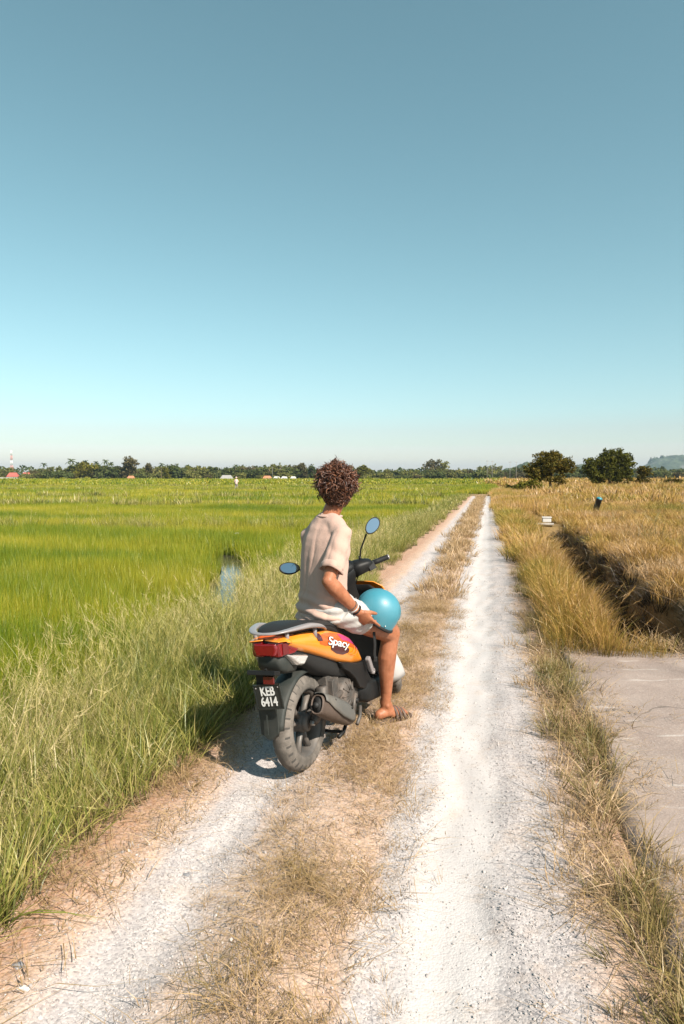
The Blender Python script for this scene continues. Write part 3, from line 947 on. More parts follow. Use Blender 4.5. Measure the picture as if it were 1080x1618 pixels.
# the two big field trees and their small neighbours, on the right
tr = make_tree('field_tree', [((-.2, 0, 3.1), (1.7, 1.6, 1.25)), ((-1.5, .2, 2.3), (1.3, 1.2, 1.0)), ((1.4, -.1, 2.7), (1.15, 1.1, 1.1)), ((-.7, -.2, 1.75), (1.7, 1.2, .7)), ((.4, .4, 3.6), (1.1, 1, .7)), ((.8, -.2, 1.0), (.5, .5, .7))], 330, 26, .13, .42, M_leaf_dark, 2.6, .14, 5)
tr.location = (px(869, 72), 72, float(gz(px(869, 72), 72)))
tag(tr, 'dark round bushy tree standing nearest the end of the track', 'tree')
tr = make_tree('field_tree', [((-2.3, 0, 2.6), (1.6, 1.6, 1.4)), ((.5, .3, 3.6), (1.9, 1.7, 1.7)), ((2.1, 0, 2.9), (1.5, 1.4, 1.6)), ((-.8, 0, 3.3), (1.5, 1.4, 1.2)), ((1.2, -.3, 1.5), (2.1, 1.4, 1.1)), ((-1.6, -.2, 1.2), (1.2, 1.1, 1.0))], 420, 26, .17, .55, M_leaf_olive, 3.2, .2, 15)
tr.location = (px(963, 108), 108, float(gz(px(963, 108), 108))); tr.scale = (1.12, 1.1, 1.2)
tag(tr, 'wide olive green tree with two lobes right of the dark round tree', 'tree')
tr = make_tree('field_tree', [((0, 0, 2.8), (1.1, 1, .7)), ((.5, 0, 2.2), (.9, .8, .5)), ((-.3, 0, 1.3), (.7, .7, .9)), ((.4, 0, .8), (.9, .8, .6))], 120, 20, .15, .4, M_leaf_dark, 2.6, .13, 25)
tr.location = (px(1015, 112), 112, float(gz(px(1015, 112), 112)))
tag(tr, 'small sparse dark tree at the right of the wide olive tree', 'tree')
tr = make_tree('field_bush', [((0, 0, .7), (1.6, 1.2, .75)), ((-1.2, 0, .5), (.9, .8, .5))], 90, 20, .14, .4, M_leaf_dark, .8, .08, 35)
tr.location = (px(1062, 118), 118, float(gz(px(1062, 118), 118)))
tag(tr, 'low dark bush in the right field near the picture edge', 'bush')
bl = [(838, 66, 1.5, 1.), (822, 70, 1.2, .9), (850, 68, 1.0, .8), (806, 74, 1., .9), (900, 66, .9, .7), (912, 70, 1.0, .7)]
b0 = make_tree('yellow_bush', [((0, 0, .5), (.7, .6, .5)), ((.4, 0, .4), (.5, .5, .35)), ((-.5, .1, .35), (.5, .5, .35))], 60, 20, .10, .3, M_leaf_yel, .5, .04, 45)
names = ['yellow green bush at the foot of the dark round tree', 'yellow green bush left of the dark round tree by the track end', 'small yellow bush directly before the dark tree trunk',
         'leftmost small yellow bush where the track ends', 'yellowish bush just right of the dark round tree', 'yellowish bush between the dark and the olive tree']
for i, (u, y, s, hh) in enumerate(bl):
    o = b0 if i == 0 else copy_tree(b0)
    o.location = (px(u, y), y, float(gz(px(u, y), y))); o.scale = (s, s, s * hh); o.rotation_euler.z = i * 1.3
    tag(o, names[i], 'bush', 'yellow bushes before the field trees')

# far treeline
def far_proto(kind, seed):
    g = np.random.default_rng(seed)
    if kind == 'palm':
        root = empty('coconut_palm')
        path = spline([(0, 0, -.3), (.3, .1, 4), (.2, .2, 8), (.8, .2, 11)], 4)
        link('trunk', mesh('trunk', *tube(path, list(np.linspace(.22, .12, len(path))), 6)), M_bark, root)
        V, Fc, rnd = [], [], []
        for k in range(16):
            a = 2 * math.pi * k / 16 + g.normal() * .2; el = g.uniform(-.5, 1.1)
            L = 3.0
            prev = None
            for j in range(9):
                u = j / 8
                p = np.array([.8 + math.cos(a) * L * u * math.cos(el) , .2 + math.sin(a) * L * u * math.cos(el), 11 + L * u * math.sin(el) - 1.6 * u * u])
                if prev is not None:
                    side = np.array([-math.sin(a), math.cos(a), 0]) * .42 * (1 - (2 * u - 1.1) ** 2 * .6)
                    for s in (-1, 1):
                        b = len(V); V += [tuple(prev), tuple(p), tuple(p + s * side - np.array([0, 0, .22])), tuple(prev + s * side - np.array([0, 0, .22]))]
                        Fc.append((b, b + 1, b + 2, b + 3)); rnd += [g.uniform()] * 4
                prev = p
        me = mesh('crown', V, Fc, False)
        at = me.attributes.new('rnd', 'FLOAT', 'POINT'); at.data.foreach_set('value', np.array(rnd, dtype=np.float32))
        link('crown', me, M_frond, root)
        return root
    W_, H_ = {'round': (5, 9), 'wide': (8, 7), 'tall': (4, 12), 'bush': (5, 4), 'big': (9, 13)}[kind]
    lobes = []
    for k in range(6):
        lobes.append(((g.uniform(-.55, .55) * W_, g.uniform(-.4, .4) * W_, H_ * g.uniform(.38, .85)), (W_ * g.uniform(.28, .5), W_ * g.uniform(.28, .5), H_ * g.uniform(.14, .22))))
    lobes.append(((0, 0, H_ * .3), (W_ * .7, W_ * .6, H_ * .28)))
    mat = {0: M_leaf_far, 1: M_leaf_deep, 2: M_leaf_far, 3: M_leaf_brown, 4: M_leaf_yel}[seed % 5]
    return make_tree('broadleaf_tree' if kind != 'bush' else 'field_shrub', lobes, 95, 13, .62, 1.3, mat, H_ * .75, .25, seed)
KINDS = {}
FAR_LABEL = {'round': 'rounded broadleaf tree in the distant treeline across the rice', 'wide': 'low spreading tree in the distant treeline across the rice', 'tall': 'slim tall tree rising in the distant treeline across the rice',
             'bush': 'low shrub at the foot of the distant treeline', 'big': 'big broad tree standing above the distant treeline', 'palm': 'coconut palm sticking out of the distant treeline'}
FAR_GROUP = {'round': 'rounded trees of the far treeline', 'wide': 'spreading trees of the far treeline', 'tall': 'slim trees of the far treeline', 'bush': 'shrubs along the far treeline', 'big': 'big trees of the far treeline', 'palm': 'palms of the far treeline'}
HGT = {'round': 9.6, 'wide': 7.5, 'tall': 12.5, 'bush': 4.4, 'big': 14., 'palm': 12.5}
def far_tree(kind, seed, u, d, hpx):
    """height hpx counted in photo pixels above the field edge"""
    key = (kind, seed)
    if key not in KINDS:
        KINDS[key] = far_proto(kind, seed); o = KINDS[key]
    else:
        o = copy_tree(KINDS[key])
    s = 1.42 * hpx / F_PX * d / HGT[kind]
    o.location = (px(u, d), d, -.3); o.scale = (s * random.uniform(.9, 1.25), s, s); o.rotation_euler.z = random.uniform(0, 6.28)
    cat = 'palm' if kind == 'palm' else 'shrub' if kind == 'bush' else 'tree'
    tag(o, FAR_LABEL[kind], cat, FAR_GROUP[kind])
    return o
hero = [('palm', 0, 68, 560, 20), ('palm', 0, 110, 520, 25), ('palm', 0, 125, 540, 21), ('palm', 0, 138, 530, 23), ('palm', 0, 154, 520, 22), ('palm', 0, 165, 530, 24), ('palm', 0, 175, 540, 21), ('palm', 0, 255, 530, 20), ('palm', 0, 371, 560, 18),
        ('big', 1, 163, 500, 22), ('wide', 6, 177, 500, 19), ('big', 3, 201, 500, 30), ('big', 2, 209, 510, 22), ('tall', 3, 236, 500, 21), ('round', 1, 275, 500, 21), ('round', 4, 262, 490, 15), ('wide', 4, 131, 500, 20), ('round', 1, 112, 500, 21),
        ('bush', 1, 86, 480, 12), ('bush', 1, 103, 480, 11), ('bush', 1, 218, 480, 9), ('wide', 2, 307, 510, 17), ('round', 2, 322, 520, 15), ('big', 2, 443, 520, 22), ('wide', 1, 397, 520, 15), ('round', 1, 415, 530, 16), ('round', 3, 478, 520, 21), ('wide', 1, 466, 520, 18), ('tall', 1, 494, 520, 20),
        ('round', 4, 575, 500, 17), ('wide', 4, 569, 500, 14), ('big', 3, 683, 640, 26), ('big', 2, 692, 660, 25), ('round', 1, 760, 560, 13), ('bush', 1, 761, 420, 12), ('big', 2, 780, 660, 20), ('wide', 2, 772, 640, 17), ('wide', 2, 825, 600, 17), ('round', 2, 842, 600, 19), ('wide', 1, 915, 500, 17), ('wide', 1, 1045, 520, 12), ('wide', 2, 1075, 540, 11), ('bush', 1, 1030, 480, 11)]
for h in hero: far_tree(*h)
u = -60.
while u < 1140:
    k = random.choices(['round', 'wide', 'tall', 'bush', 'wide'], [3, 3, 1, 3, 2])[0]
    sd = random.choice([1, 2, 3, 6, 7] + ([4] if u < 560 else []))
    top = 15 if u < 560 else 12
    if k == 'bush': far_tree(k, random.choice([1, 2, 3]), u, random.uniform(470, 500), random.uniform(6, 10))
    else: far_tree(k, sd, u, random.uniform(520, 640), top * random.uniform(.75, 1.2))
    u += random.uniform(4.5, 10)

ORD = ['leftmost', 'second', 'third', 'fourth', 'fifth', 'sixth', 'seventh', 'eighth', 'ninth']
for kind, word in (('palm', 'coconut palm sticking out of the distant treeline'), ('big', 'big broad tree standing above the distant treeline')):
    mem = sorted([o for o in C.objects if o.get('group') == FAR_GROUP[kind]], key=lambda o: o.location.x / o.location.y)
    for i, o in enumerate(mem): o['label'] = word + ', ' + (ORD[i] + ' of %d' % len(mem) if i == 0 else ORD[i] + ' of %d from the left' % len(mem))
# far wood behind, one mass
V, Fc, rnd = [], [], []
g = np.random.default_rng(3)
for k in range(7000):
    uu = g.uniform(-120, 1200); d = g.uniform(680, 860)
    hpx = (14.5 + 2.2 * math.sin(uu * .05) + 1.8 * math.sin(uu * .17 + 1) + 1.5 * math.sin(uu * .41)) * (1.15 if uu < 560 else 1.)
    z = hpx / F_PX * d * (g.uniform() ** .6)
    p = np.array([px(uu, d), d, z]); s = 1.5 * g.uniform(.6, 1.5)
    n1 = g.normal(size=3); n1 /= np.linalg.norm(n1); n2 = np.cross(n1, g.normal(size=3)); n2 /= np.linalg.norm(n2)
    b = len(V); V += [tuple(p - n1 * s), tuple(p + n2 * s * .7), tuple(p + n1 * s), tuple(p - n2 * s * .7)]; Fc.append((b, b + 1, b + 2, b + 3)); rnd += [g.uniform()] * 4
me = mesh('far_wood', V, Fc, False)
at = me.attributes.new('rnd', 'FLOAT', 'POINT'); at.data.foreach_set('value', np.array(rnd, dtype=np.float32))
tag(link('far_wood', me, M_leaf_deep), 'continuous dark wood closing the view behind the far treeline', 'wood', kind='stuff')

# hills
t = NT('hill_forest')
pos = t.n('ShaderNodeNewGeometry').outputs['Position']
n1 = t.noise(pos, .05, 6, .7); n2 = t.noise(pos, .012, 4)
c = t.ramp(n1, [(.3, (.03, .05, .03)), (.6, (.07, .095, .05)), (.75, (.10, .12, .065))])
c = t.mix(t.maprange(n2, .55, .7, 0, .5), c, (.26, .25, .23))
p = t.n('ShaderNodeBsdfPrincipled'); p.inputs['Roughness'].default_value = 1; t.l(c, p.inputs['Base Color']); t.l(t.bump(n1, 1., 8.), p.inputs['Normal'])
M_hill = t.out(p.outputs[0])
def hill(name, u, d, wpx, hpx, seed, label, steep=2., depth=.5):
    W_ = wpx / F_PX * d; H_ = hpx / F_PX * d
    n = 70
    V, Fc = [], []
    for j in range(n):
        for i in range(n):
            a, b = i / (n - 1) * 2 - 1, j / (n - 1) * 2 - 1
            r = math.hypot(a, b)
            e = max(0, 1 - r ** steep)
            nz = mnoise.fractal((a * 3 + seed, b * 3, seed), 1., 2., 5)
            z = H_ * (e ** .8) * (1 + .30 * nz) + H_ * .05 * e * mnoise.noise((a * 25, b * 25, seed))
            V.append((a * W_ * .5, b * W_ * depth, z - 3))
    for j in range(n - 1):
        for i in range(n - 1):
            k = j * n + i; Fc.append((k, k + 1, k + n + 1, k + n))
    o = mobj(name, (V, Fc), M_hill); o.location = (px(u, d), d, 0)
    tag(o, label, 'hill', kind='structure')
hill('hill', 1100, 3400, 200, 34, 3., 'steep hazy limestone hill at the right edge', 3.)
hill('hill', 1045, 3600, 60, 32, 9., 'hazy limestone knob left of the steep hill', 3.)
hill('hill', 838, 1300, 120, 25, 5., 'wooded hill behind the dark round tree', 2.)
hill('hill', 925, 1500, 110, 22, 12., 'wooded hill behind the olive tree', 2.)
hill('hill', 690, 2400, 520, 9, 21., 'long low hazy ridge behind the far wood', 2.)
hill('hill', 120, 3200, 700, 9, 31., 'long low hazy ridge on the left', 2.)

# ------------------------------------------------------------------ houses, mast and poles at the field edge
M_wall = pmat('pale_plaster', (.42, .39, .36), .9, var=.1, vscale=.6, bstr=0)
M_roof_red = pmat('red_roof', (.38, .095, .075), .8, var=.2, vscale=.8, bstr=0)
M_roof_or = pmat('orange_roof', (.42, .17, .09), .8, var=.2, vscale=.8, bstr=0)
M_roof_gr = pmat('grey_roof', (.26, .25, .24), .8, var=.2, vscale=.8, bstr=0)
M_roof_wh = pmat('white_sheet_roof', (.45, .44, .43), .6, var=.1, vscale=.8, bstr=0)
M_dark = pmat('dark_opening', (.03, .03, .035), .4, var=.1, bstr=0)
def house(u, d, wpx, hpx, roofmat, label, wallmat=M_wall, rh=.55, rz=.15):
    W_ = wpx / F_PX * d; H_ = hpx / F_PX * d; D_ = W_ * .6
    root = empty('village_house', (px(u, d), d, -.1), (0, 0, rz))
    wh = H_ * (1 - rh)
    mobj('wall', box((0, 0, wh / 2), (W_ * .88, D_ * .85, wh)), wallmat, root, False)
    V = [(-W_ / 2, -D_ / 2, wh), (W_ / 2, -D_ / 2, wh), (W_ / 2, D_ / 2, wh), (-W_ / 2, D_ / 2, wh), (-W_ * .3, 0, H_), (W_ * .3, 0, H_)]
    mobj('roof', (V, [(0, 1, 5, 4), (1, 2, 5), (2, 3, 4, 5), (3, 0, 4), (3, 2, 1, 0)]), roofmat, root, False)
    mobj('door', box((-W_ * .05, -D_ * .425 - .03, wh * .42), (W_ * .09, .06, wh * .84)), M_dark, root, False)
    for k in (-.28, .24):
        w_ = mobj('window', box((W_ * k, -D_ * .425 - .03, wh * .55), (W_ * .14, .06, wh * .4)), M_dark, root, False)
        mobj('sill', box((W_ * k, -D_ * .425 - .08, wh * .33), (W_ * .16, .12, wh * .05)), M_wall, w_, False)
    tag(root, label, 'house')
house(21, 480, 18, 12, M_roof_red, 'house with red hipped roof near the mast at far left', rz=.1)
house(42, 500, 15, 12, M_roof_red, 'house with faded red roof right of the first red roofed house')
house(207, 470, 12, 7, M_roof_or, 'small orange roofed hut below the tallest left tree', M_roof_or)
house(358, 480, 22, 8, M_roof_gr, 'low house with grey roof in the treeline behind the far walker', rh=.75)
house(422, 480, 15, 7, M_roof_or, 'brown roofed shed left of the white roofed sheds')
house(437, 474, 12, 6, M_roof_wh, 'white roofed shed, left one of the three')
house(449, 478, 11, 6, M_roof_wh, 'white roofed shed, middle one of the three')
house(463, 476, 10, 6, M_roof_wh, 'white roofed shed, right one of the three nearest the rider')
o = mobj('garden_wall', box((px(6, 470), 470, .9), (15, .3, 2.0)), M_wall, None, False)
tag(o, 'long white wall before the red roofed house at far left', 'wall')
# lattice mast
M_mast_r = pmat('mast_red', (.50, .22, .20), .6, bstr=0); M_mast_w = pmat('mast_white', (.62, .62, .63), .6, bstr=0)
d = 620; u = 19
root = empty('lattice_mast', (px(u, d), d, -.2)); H_ = 46 / F_PX * d
sec = 6
for k in range(sec):
    z0, z1 = H_ * k / sec, H_ * (k + 1) / sec
    r0, r1 = 1.25 - .9 * k / sec, 1.25 - .9 * (k + 1) / sec
    parts = []
    cs0 = [(r0 * sx, r0 * sy, z0) for sx, sy in ((-1, -1), (1, -1), (1, 1), (-1, 1))]; cs1 = [(r1 * sx, r1 * sy, z1) for sx, sy in ((-1, -1), (1, -1), (1, 1), (-1, 1))]
    for j in range(4):
        parts += [tube([cs0[j], cs1[j]], .10, 5), tube([cs0[j], cs1[(j + 1) % 4]], .06, 4), tube([cs0[(j + 1) % 4], cs1[j]], .06, 4), tube([cs1[j], cs1[(j + 1) % 4]], .06, 4)]
    mobj('lattice_section', join(*parts), M_mast_r if k % 2 == 0 else M_mast_w, root)
for k in range(3):
    mobj('antenna', box((.6 * math.cos(k * 2.1), .6 * math.sin(k * 2.1), H_ * .93), (.3, .3, 1.8)), M_mast_w, root, False)
tag(root, 'thin red and white lattice telecom mast at far left', 'mast')
M_pole = pmat('pale_pole', (.26, .25, .24), .8, bstr=0)
for i, (u, d, hp, lb) in enumerate(((769, 340, 34, 'pale utility pole, leftmost of those behind the track end'), (777, 350, 33, 'pale utility pole, second from left behind the track end'), (805, 340, 32, 'pale utility pole, third behind the track end'), (815, 350, 32, 'pale utility pole nearest the dark round tree'), (430, 450, 22, 'pale utility pole before the treeline left of the rider'))):
    H_ = hp / F_PX * d
    root = empty('utility_pole', (px(u, d), d, -.2))
    mobj('pole', tube([(0, 0, 0), (0, 0, H_)], [.11, .07], 8), M_pole, root)
    mobj('crossarm', box((0, 0, H_ * .94), (1.6, .12, .12)), M_pole, root, False)
    tag(root, lb, 'pole', 'utility poles beyond the fields')

# small things lying about in the fields
M_white = pmat('weathered_white', (.55, .52, .49), .8, var=.12, vscale=6, bscale=12, bstr=.2)
cx_, cy_ = xy(22.6, 1.95); x0 = px(864, 22.4)
root = empty('culvert_box', (x0, 22.4, .12), (0, 0, -.2))
o = mobj('box', join(box((0, 0, .05), (.27, .22, .15))), M_white, root, False); bevel(o, .015)
o = mobj('lip', join(box((0, 0, .135), (.31, .26, .03))), M_white, root, False); bevel(o, .01)
tag(root, 'small white concrete box at the far end of the ditch', 'box')
o = mobj('plank', box((x0 - .35, 22.1, .06), (.95, .22, .05), Matrix.Rotation(-.3, 3, 'Z')), pmat('old_plank', (.42, .37, .32), .9, var=.3, vscale=5, bstr=.3), None, False)
bevel(o, .006); tag(o, 'weathered pale plank lying across the ditch end before the white box', 'plank')
root = empty('drain_pipe', (px(938, 27.5), 27.5, .0), (R(10), R(14), 0))
n = 20
mobj('barrel', loft([[Vector((r * math.cos(2 * math.pi * k / n), r * math.sin(2 * math.pi * k / n), z)) for k in range(n)] for r, z in ((.115, -.1), (.115, .70), (.125, .705), (.125, .74), (.115, .745))]), pmat('dark_blue_plastic', (.02, .03, .05), .4), root)
mobj('cap', ellipsoid((0, 0, .745), (.118, .118, .07)), pmat('teal_plastic', (.02, .20, .25), .35), root)
tag(root, 'dark upright drum with a teal top leaning in the right field', 'drum')
for i, (u, y, s, lb) in enumerate(((373, 19.3, .10, 'white stone on the first field bank left of the rider'), (686, 27.8, .22, 'pale broken concrete lump on the left verge up the track'), (675, 28.2, .14, 'smaller pale lump beside the broken concrete on the left verge'), (85, 58., .2, 'tiny white stone far out in the left fields'), (303, 92., .3, 'pale stone far out in the middle of the left fields'))):
    me = stone_mesh(40 + i, 'stone', 2)
    o = link('pale_stone', me, M_white); o.scale = (s * 1.3, s, s * .7); o.location = (px(u, y), y, float(gz(px(u, y), y)) + (.28 if i in (0, 3, 4) else .04))
    tag(o, lb, 'stone', 'pale stones in the fields')
# a dark stone and a white one at the near left rut
M_rock = pmat('grey_rock', (.20, .20, .21), .8, var=.25, vscale=20, bstr=.3)
for i, (u, v, s, m_, lb) in enumerate(((286, 1391, .012, M_rock, 'dark grey stone in the near left wheel rut'), (18, 1595, .014, M_white, 'white stone in the near left corner'), (400, 1500, .010, M_rock, 'small grey stone by the middle strip near the camera'), (10, 1555, .016, M_rock, 'grey stone at the left picture edge by the straw'))):
    y = 1672. / (v - 755) ; x = px(u, y)
    o = link('loose_stone', stone_mesh(60 + i, 'stone', 2), m_); o.scale = (s * 1.3, s, s); o.location = (x, y, float(surf(np.array(x), np.array(y))) + s * .3)
    tag(o, lb, 'stone', 'larger loose stones on the track')

DECAL_PINK = pmat('decal_pink', (.42, .045, .16), .35, bstr=0, coat=.4)
DECAL_DARK = pmat('decal_maroon', (.055, .010, .012), .35, bstr=0, coat=.4)
DECAL_LINE = pmat('decal_line', (.62, .20, .03), .35, bstr=0, coat=.4)
def mirror_head(sgn, mir):
    """oval shell with its glass facing the rider"""
    c = hp(-.012, sgn * .300, .275)
    nrm = (FW * -1. + Vector((0, -sgn * MIR_TOE[0 if sgn < 0 else 1], 0)) + KAX * MIR_TILT[0 if sgn < 0 else 1]).normalized()      # glass normal before steering
    u = Vector((0, sgn, 0)); u = (u - nrm * u.dot(nrm)).normalized(); v = nrm.cross(u).normalized()
    if v.dot(KAX) < 0: v = -v
    ca, sa = math.cos(.45), math.sin(.45)
    u, v = u * ca + v * sa, v * ca - u * sa
    def oval(k, off, sh=1.):
        return [c + nrm * off + u * (.060 * k * math.cos(a) * (1 + .10 * math.cos(a))) + v * (.037 * k * math.sin(a) * (1 + .16 * math.cos(a))) for a in [2 * math.pi * i / 28 for i in range(28)]]
    mobj('shell', steer(loft([oval(.35, -.030), oval(.75, -.022), oval(.97, -.008), oval(1.06, .002), oval(1.06, .008), oval(.98, .0105), oval(.91, .008)])), M_black, mir)
    mobj('glass', steer(loft([oval(.92, .0035), oval(.92, .0095)])), M_mirror, mir, False)
MIR_TOE = (.15, .10); MIR_TILT = (.82, 1.25)

# ------------------------------------------------------------------ the scooter (local axes: x forward, y left, z up; origin at the rear tyre contact)
M_orange = pmat('orange_paint', (.70, .215, .008), .28, var=.05, vscale=5, bstr=0, coat=.6, dust=.10)
M_orange_red = pmat('red_orange_paint', (.55, .09, .015), .3, var=.06, bstr=0, coat=.5)
M_black = pmat('black_plastic', (.008, .0083, .0086), .5, var=.2, bscale=300, bstr=.06, spec=.25, dust=.03, dustcol=(.20, .17, .14))
M_inner = pmat('shade_black', (.010, .010, .010), .7, bstr=0)  # near-black colour stands in for shade inside and behind parts
M_grey_pl = pmat('grey_green_plastic', (.021, .026, .024), .55, var=.15, bscale=200, bstr=.06, spec=.3, dust=.3, dustcol=(.085, .078, .068))
M_seat = pmat('seat_vinyl', (.015, .0152, .0155), .6, var=.15, bscale=400, bstr=.12, spec=.3)
M_silver = pmat('silver_rail', (.22, .20, .20), .4, var=.06, bstr=0, coat=.3)
M_steel = pmat('steel', (.55, .54, .52), .3, metal=1., bstr=0)
M_alu = pmat('dusty_alloy', (.085, .077, .07), .55, metal=.35, var=.2, vscale=20, bscale=90, bstr=.2, dust=.6, dustcol=(.20, .15, .12))
M_rim = pmat('wheel_alloy', (.10, .093, .087), .5, metal=.25, var=.2, dust=.5, dustcol=(.21, .17, .14), bstr=.05)
M_muf = pmat('muffler_shield', (.085, .084, .078), .55, var=.15, vscale=9, bscale=120, bstr=.1, dust=.35, dustcol=(.2, .165, .13))
M_muf_b = pmat('muffler_body', (.085, .06, .047), .6, metal=.15, var=.25, vscale=14, bscale=90, bstr=.15, dust=.45, dustcol=(.15, .105, .082))
M_tyre = pmat('dusty_tyre', (.08, .07, .06), .9, var=.3, vscale=16, bscale=120, bstr=.25, dust=.75, dustcol=(.22, .19, .165))
M_groove = pmat('tyre_groove', (.05, .045, .04), .9, bstr=0)
M_plate = pmat('plate_black', (.014, .017, .016), .4, var=.1, bstr=0, dust=.1, dustcol=(.08, .075, .065))
M_white_l = pmat('plate_white', (.62, .61, .59), .5, var=.03, bstr=0)
M_redlens = pmat('red_lens', (.15, .003, .006), .14, var=.12, vscale=25, bscale=70, bstr=.15, coat=.8)
M_redlens_d = pmat('red_lens_dark', (.10, .008, .010), .18, var=.12, bstr=0, coat=.8)
M_clear = pmat('clear_lens', (.50, .48, .46), .12, metal=.35, var=.25, vscale=60, bscale=90, bstr=.5, coat=.8)
M_wfend = pmat('white_fender', (.36, .345, .335), .4, var=.06, bstr=0, dust=.3, dustcol=(.5, .44, .38))
M_mirror = NT('mirror_glass'); _p = M_mirror.n('ShaderNodeBsdfPrincipled'); _p.inputs['Metallic'].default_value = 1.; _p.inputs['Roughness'].default_value = .02; _p.inputs['Base Color'].default_value = (.42, .52, .58, 1)
_tc = M_mirror.n('ShaderNodeTexCoord').outputs['Object']; M_mirror.l(M_mirror.maprange(M_mirror.noise(_tc, 20), .3, .7, .015, .05), _p.inputs['Roughness']); M_mirror = M_mirror.out(_p.outputs[0])

HEADING = R(23.2); LEAN = R(4.8); STEER = R(50.)
bike = empty('motor_scooter', (-.203, 3.57, float(surf(np.array(-.203), np.array(3.57)))))
bike.rotation_mode = 'QUATERNION'
bike.rotation_quaternion = (Matrix.Rotation(R(90) - HEADING, 3, 'Z') @ Matrix.Rotation(-LEAN, 3, 'X')).to_quaternion()
tag(bike, 'orange and black motor scooter parked in the left wheel rut under the rider', 'scooter')

def wheel(name, c, rad, tw, mat4=None):
    """alloy wheel with five double spokes; tyre as its child"""
    rr = rad * .70
    prof = [(rr, -tw * .42), (rr + .012, -tw * .44), (rr + .012, -tw * .36), (rr - .006, -tw * .30), (rr - .012, 0), (rr - .006, tw * .30), (rr + .012, tw * .36), (rr + .012, tw * .44), (rr, tw * .42), (rr - .018, tw * .3), (rr - .022, 0), (rr - .018, -tw * .3)]
    parts = [lathe(prof, c, 56)]
    parts.append(disc_stack(c, [(.001, -.055), (.030, -.055), (.036, -.045), (.052, -.02), (.052, .03), (.036, .045), (.001, .046)], 24))
    for k in range(3):
        a0 = 2 * math.pi * k / 3 - math.pi / 2
        for da in (-.20, .20):
            a1 = a0 + da * 1.2; a2 = a0 + da * .9
            p0 = Vector((c[0] + .035 * math.cos(a1), c[1], c[2] + .035 * math.sin(a1)))
            p1 = Vector((c[0] + (rr - .010) * math.cos(a2 + da), c[1], c[2] + (rr - .010) * math.sin(a2 + da)))
            parts.append(tube([p0, p0.lerp(p1, .5), p1], [.016, .012, .016], 6, 1.5))
    V, Fc = join(*parts)
    th = tw * .5
    tp = []
    for a in np.linspace(-118, 118, 15):
        x = math.sin(R(a)); z = math.cos(R(a))
        tp.append((rad - (tw * .52) * (1 - (z if z > 0 else z * 1.05)) * (1.0 if z > 0 else .95), th * (abs(x) ** .8) * (1 if x > 0 else -1)))
    tp += [(rr + .006, th * .55), (rr + .004, 0), (rr + .006, -th * .55)]
    n = 150
    def fn(i, j, r, h):
        blk = i % 5
        if j in (3, 4, 5, 9, 10, 11) and blk == (0 if j < 7 else 2): r -= .0055; h *= .985
        if j == 7 and True: r -= .0
        return r, h
    TV, TF = lathe(tp, c, n, fn=fn)
    if mat4 is not None:
        V = [mat4 @ Vector(v) for v in V]; TV = [mat4 @ Vector(v) for v in TV]
    w = mobj(name, (V, Fc), M_rim, bike)
    ty = mobj('tyre', (TV, TF), M_tyre, w)
    ty.data.materials.append(M_groove)
    m = len(tp)
    for pi, pol in enumerate(ty.data.polygons):
        i, j = divmod(pi, m)
        if j in (3, 4, 9, 10) and i % 5 == (0 if j < 7 else 2): pol.material_index = 1
    return w

wheel('rear_wheel', (0, 0, .25), .25, .108)
# brake drum and hub on the right of the wheel
o = mobj('brake_drum', disc_stack((0, -.03, .25), [(.001, -.025), (.035, -.025), (.045, -.018), (.048, .02), (.001, .02)], 28), M_rim, bike)
mobj('axle_nut', disc_stack((0, -.075, .25), [(.001, -.012), (.013, -.012), (.015, .0), (.015, .012)], 6), M_steel, o, False)

# engine: crankcase and fan shroud on the right, transmission case on the left
o = mobj('engine_case', join(disc_stack((.36, -.07, .30), [(.001, -.075), (.06, -.073), (.088, -.055), (.095, -.01), (.095, .09), (.001, .09)], 30), box((.46, -.02, .30), (.22, .18, .15))), M_alu, bike)
bevel(o, .01)
cowlparts = []
for k in range(7):
    a = R(40 + k * 34)
    cowlparts.append(tube([(.36 + .03 * math.cos(a), -.15, .30 + .03 * math.sin(a)), (.36 + .083 * math.cos(a), -.135, .30 + .083 * math.sin(a))], .004, 5))
mobj('shroud_ribs', join(*cowlparts), M_alu, o)
mobj('oil_cap', disc_stack((.455, -.135, .235), [(.001, -.014), (.016, -.014), (.018, .0), (.018, .03)], 12), M_black, o)
V, Fc = loft([[Vector((x, y, z)) for x, z in ((-.06, .25 - .065), (-.09, .25), (-.06, .25 + .065), (.10, .335), (.36, .40), (.47, .34), (.45, .22), (.30, .19), (.10, .19))] for y in (.075, .095, .155, .165)])
o = mobj('transmission_case', (V, Fc), M_inner, bike, False); bevel(o, .012, 3)  # near-black puts the shadow behind the wheel into its colour
o = mobj('swingarm', join(tube([(.30, -.115, .33), (.12, -.10, .31), (-.0, -.085, .255)], [.020, .017, .02], 8), box((.12, -.085, .36), (.05, .05, .10))), M_alu, bike)
# cylinder and intake bracket seen above the muffler
o = mobj('cylinder', join(*[box((.20 + .018 * k, -.05, .375), (.009, .13, .095)) for k in range(5)], box((.24, -.04, .40), (.12, .09, .09))), M_alu, bike, False)
bevel(o, .003, 1)
# shock absorber on the left
parts = [tube([(-.04, .11, .30), (.10, .11, .56)], [.012, .012], 8)]
coil = [Vector((-.03 + .12 * u, .11, .32 + .22 * u)) + Vector((.025 * math.cos(u * 50), .025 * math.sin(u * 50), 0)) for u in np.linspace(0, 1, 90)]
mobj('shock_absorber', join(parts[0], tube(coil, .005, 5)), M_black, bike)

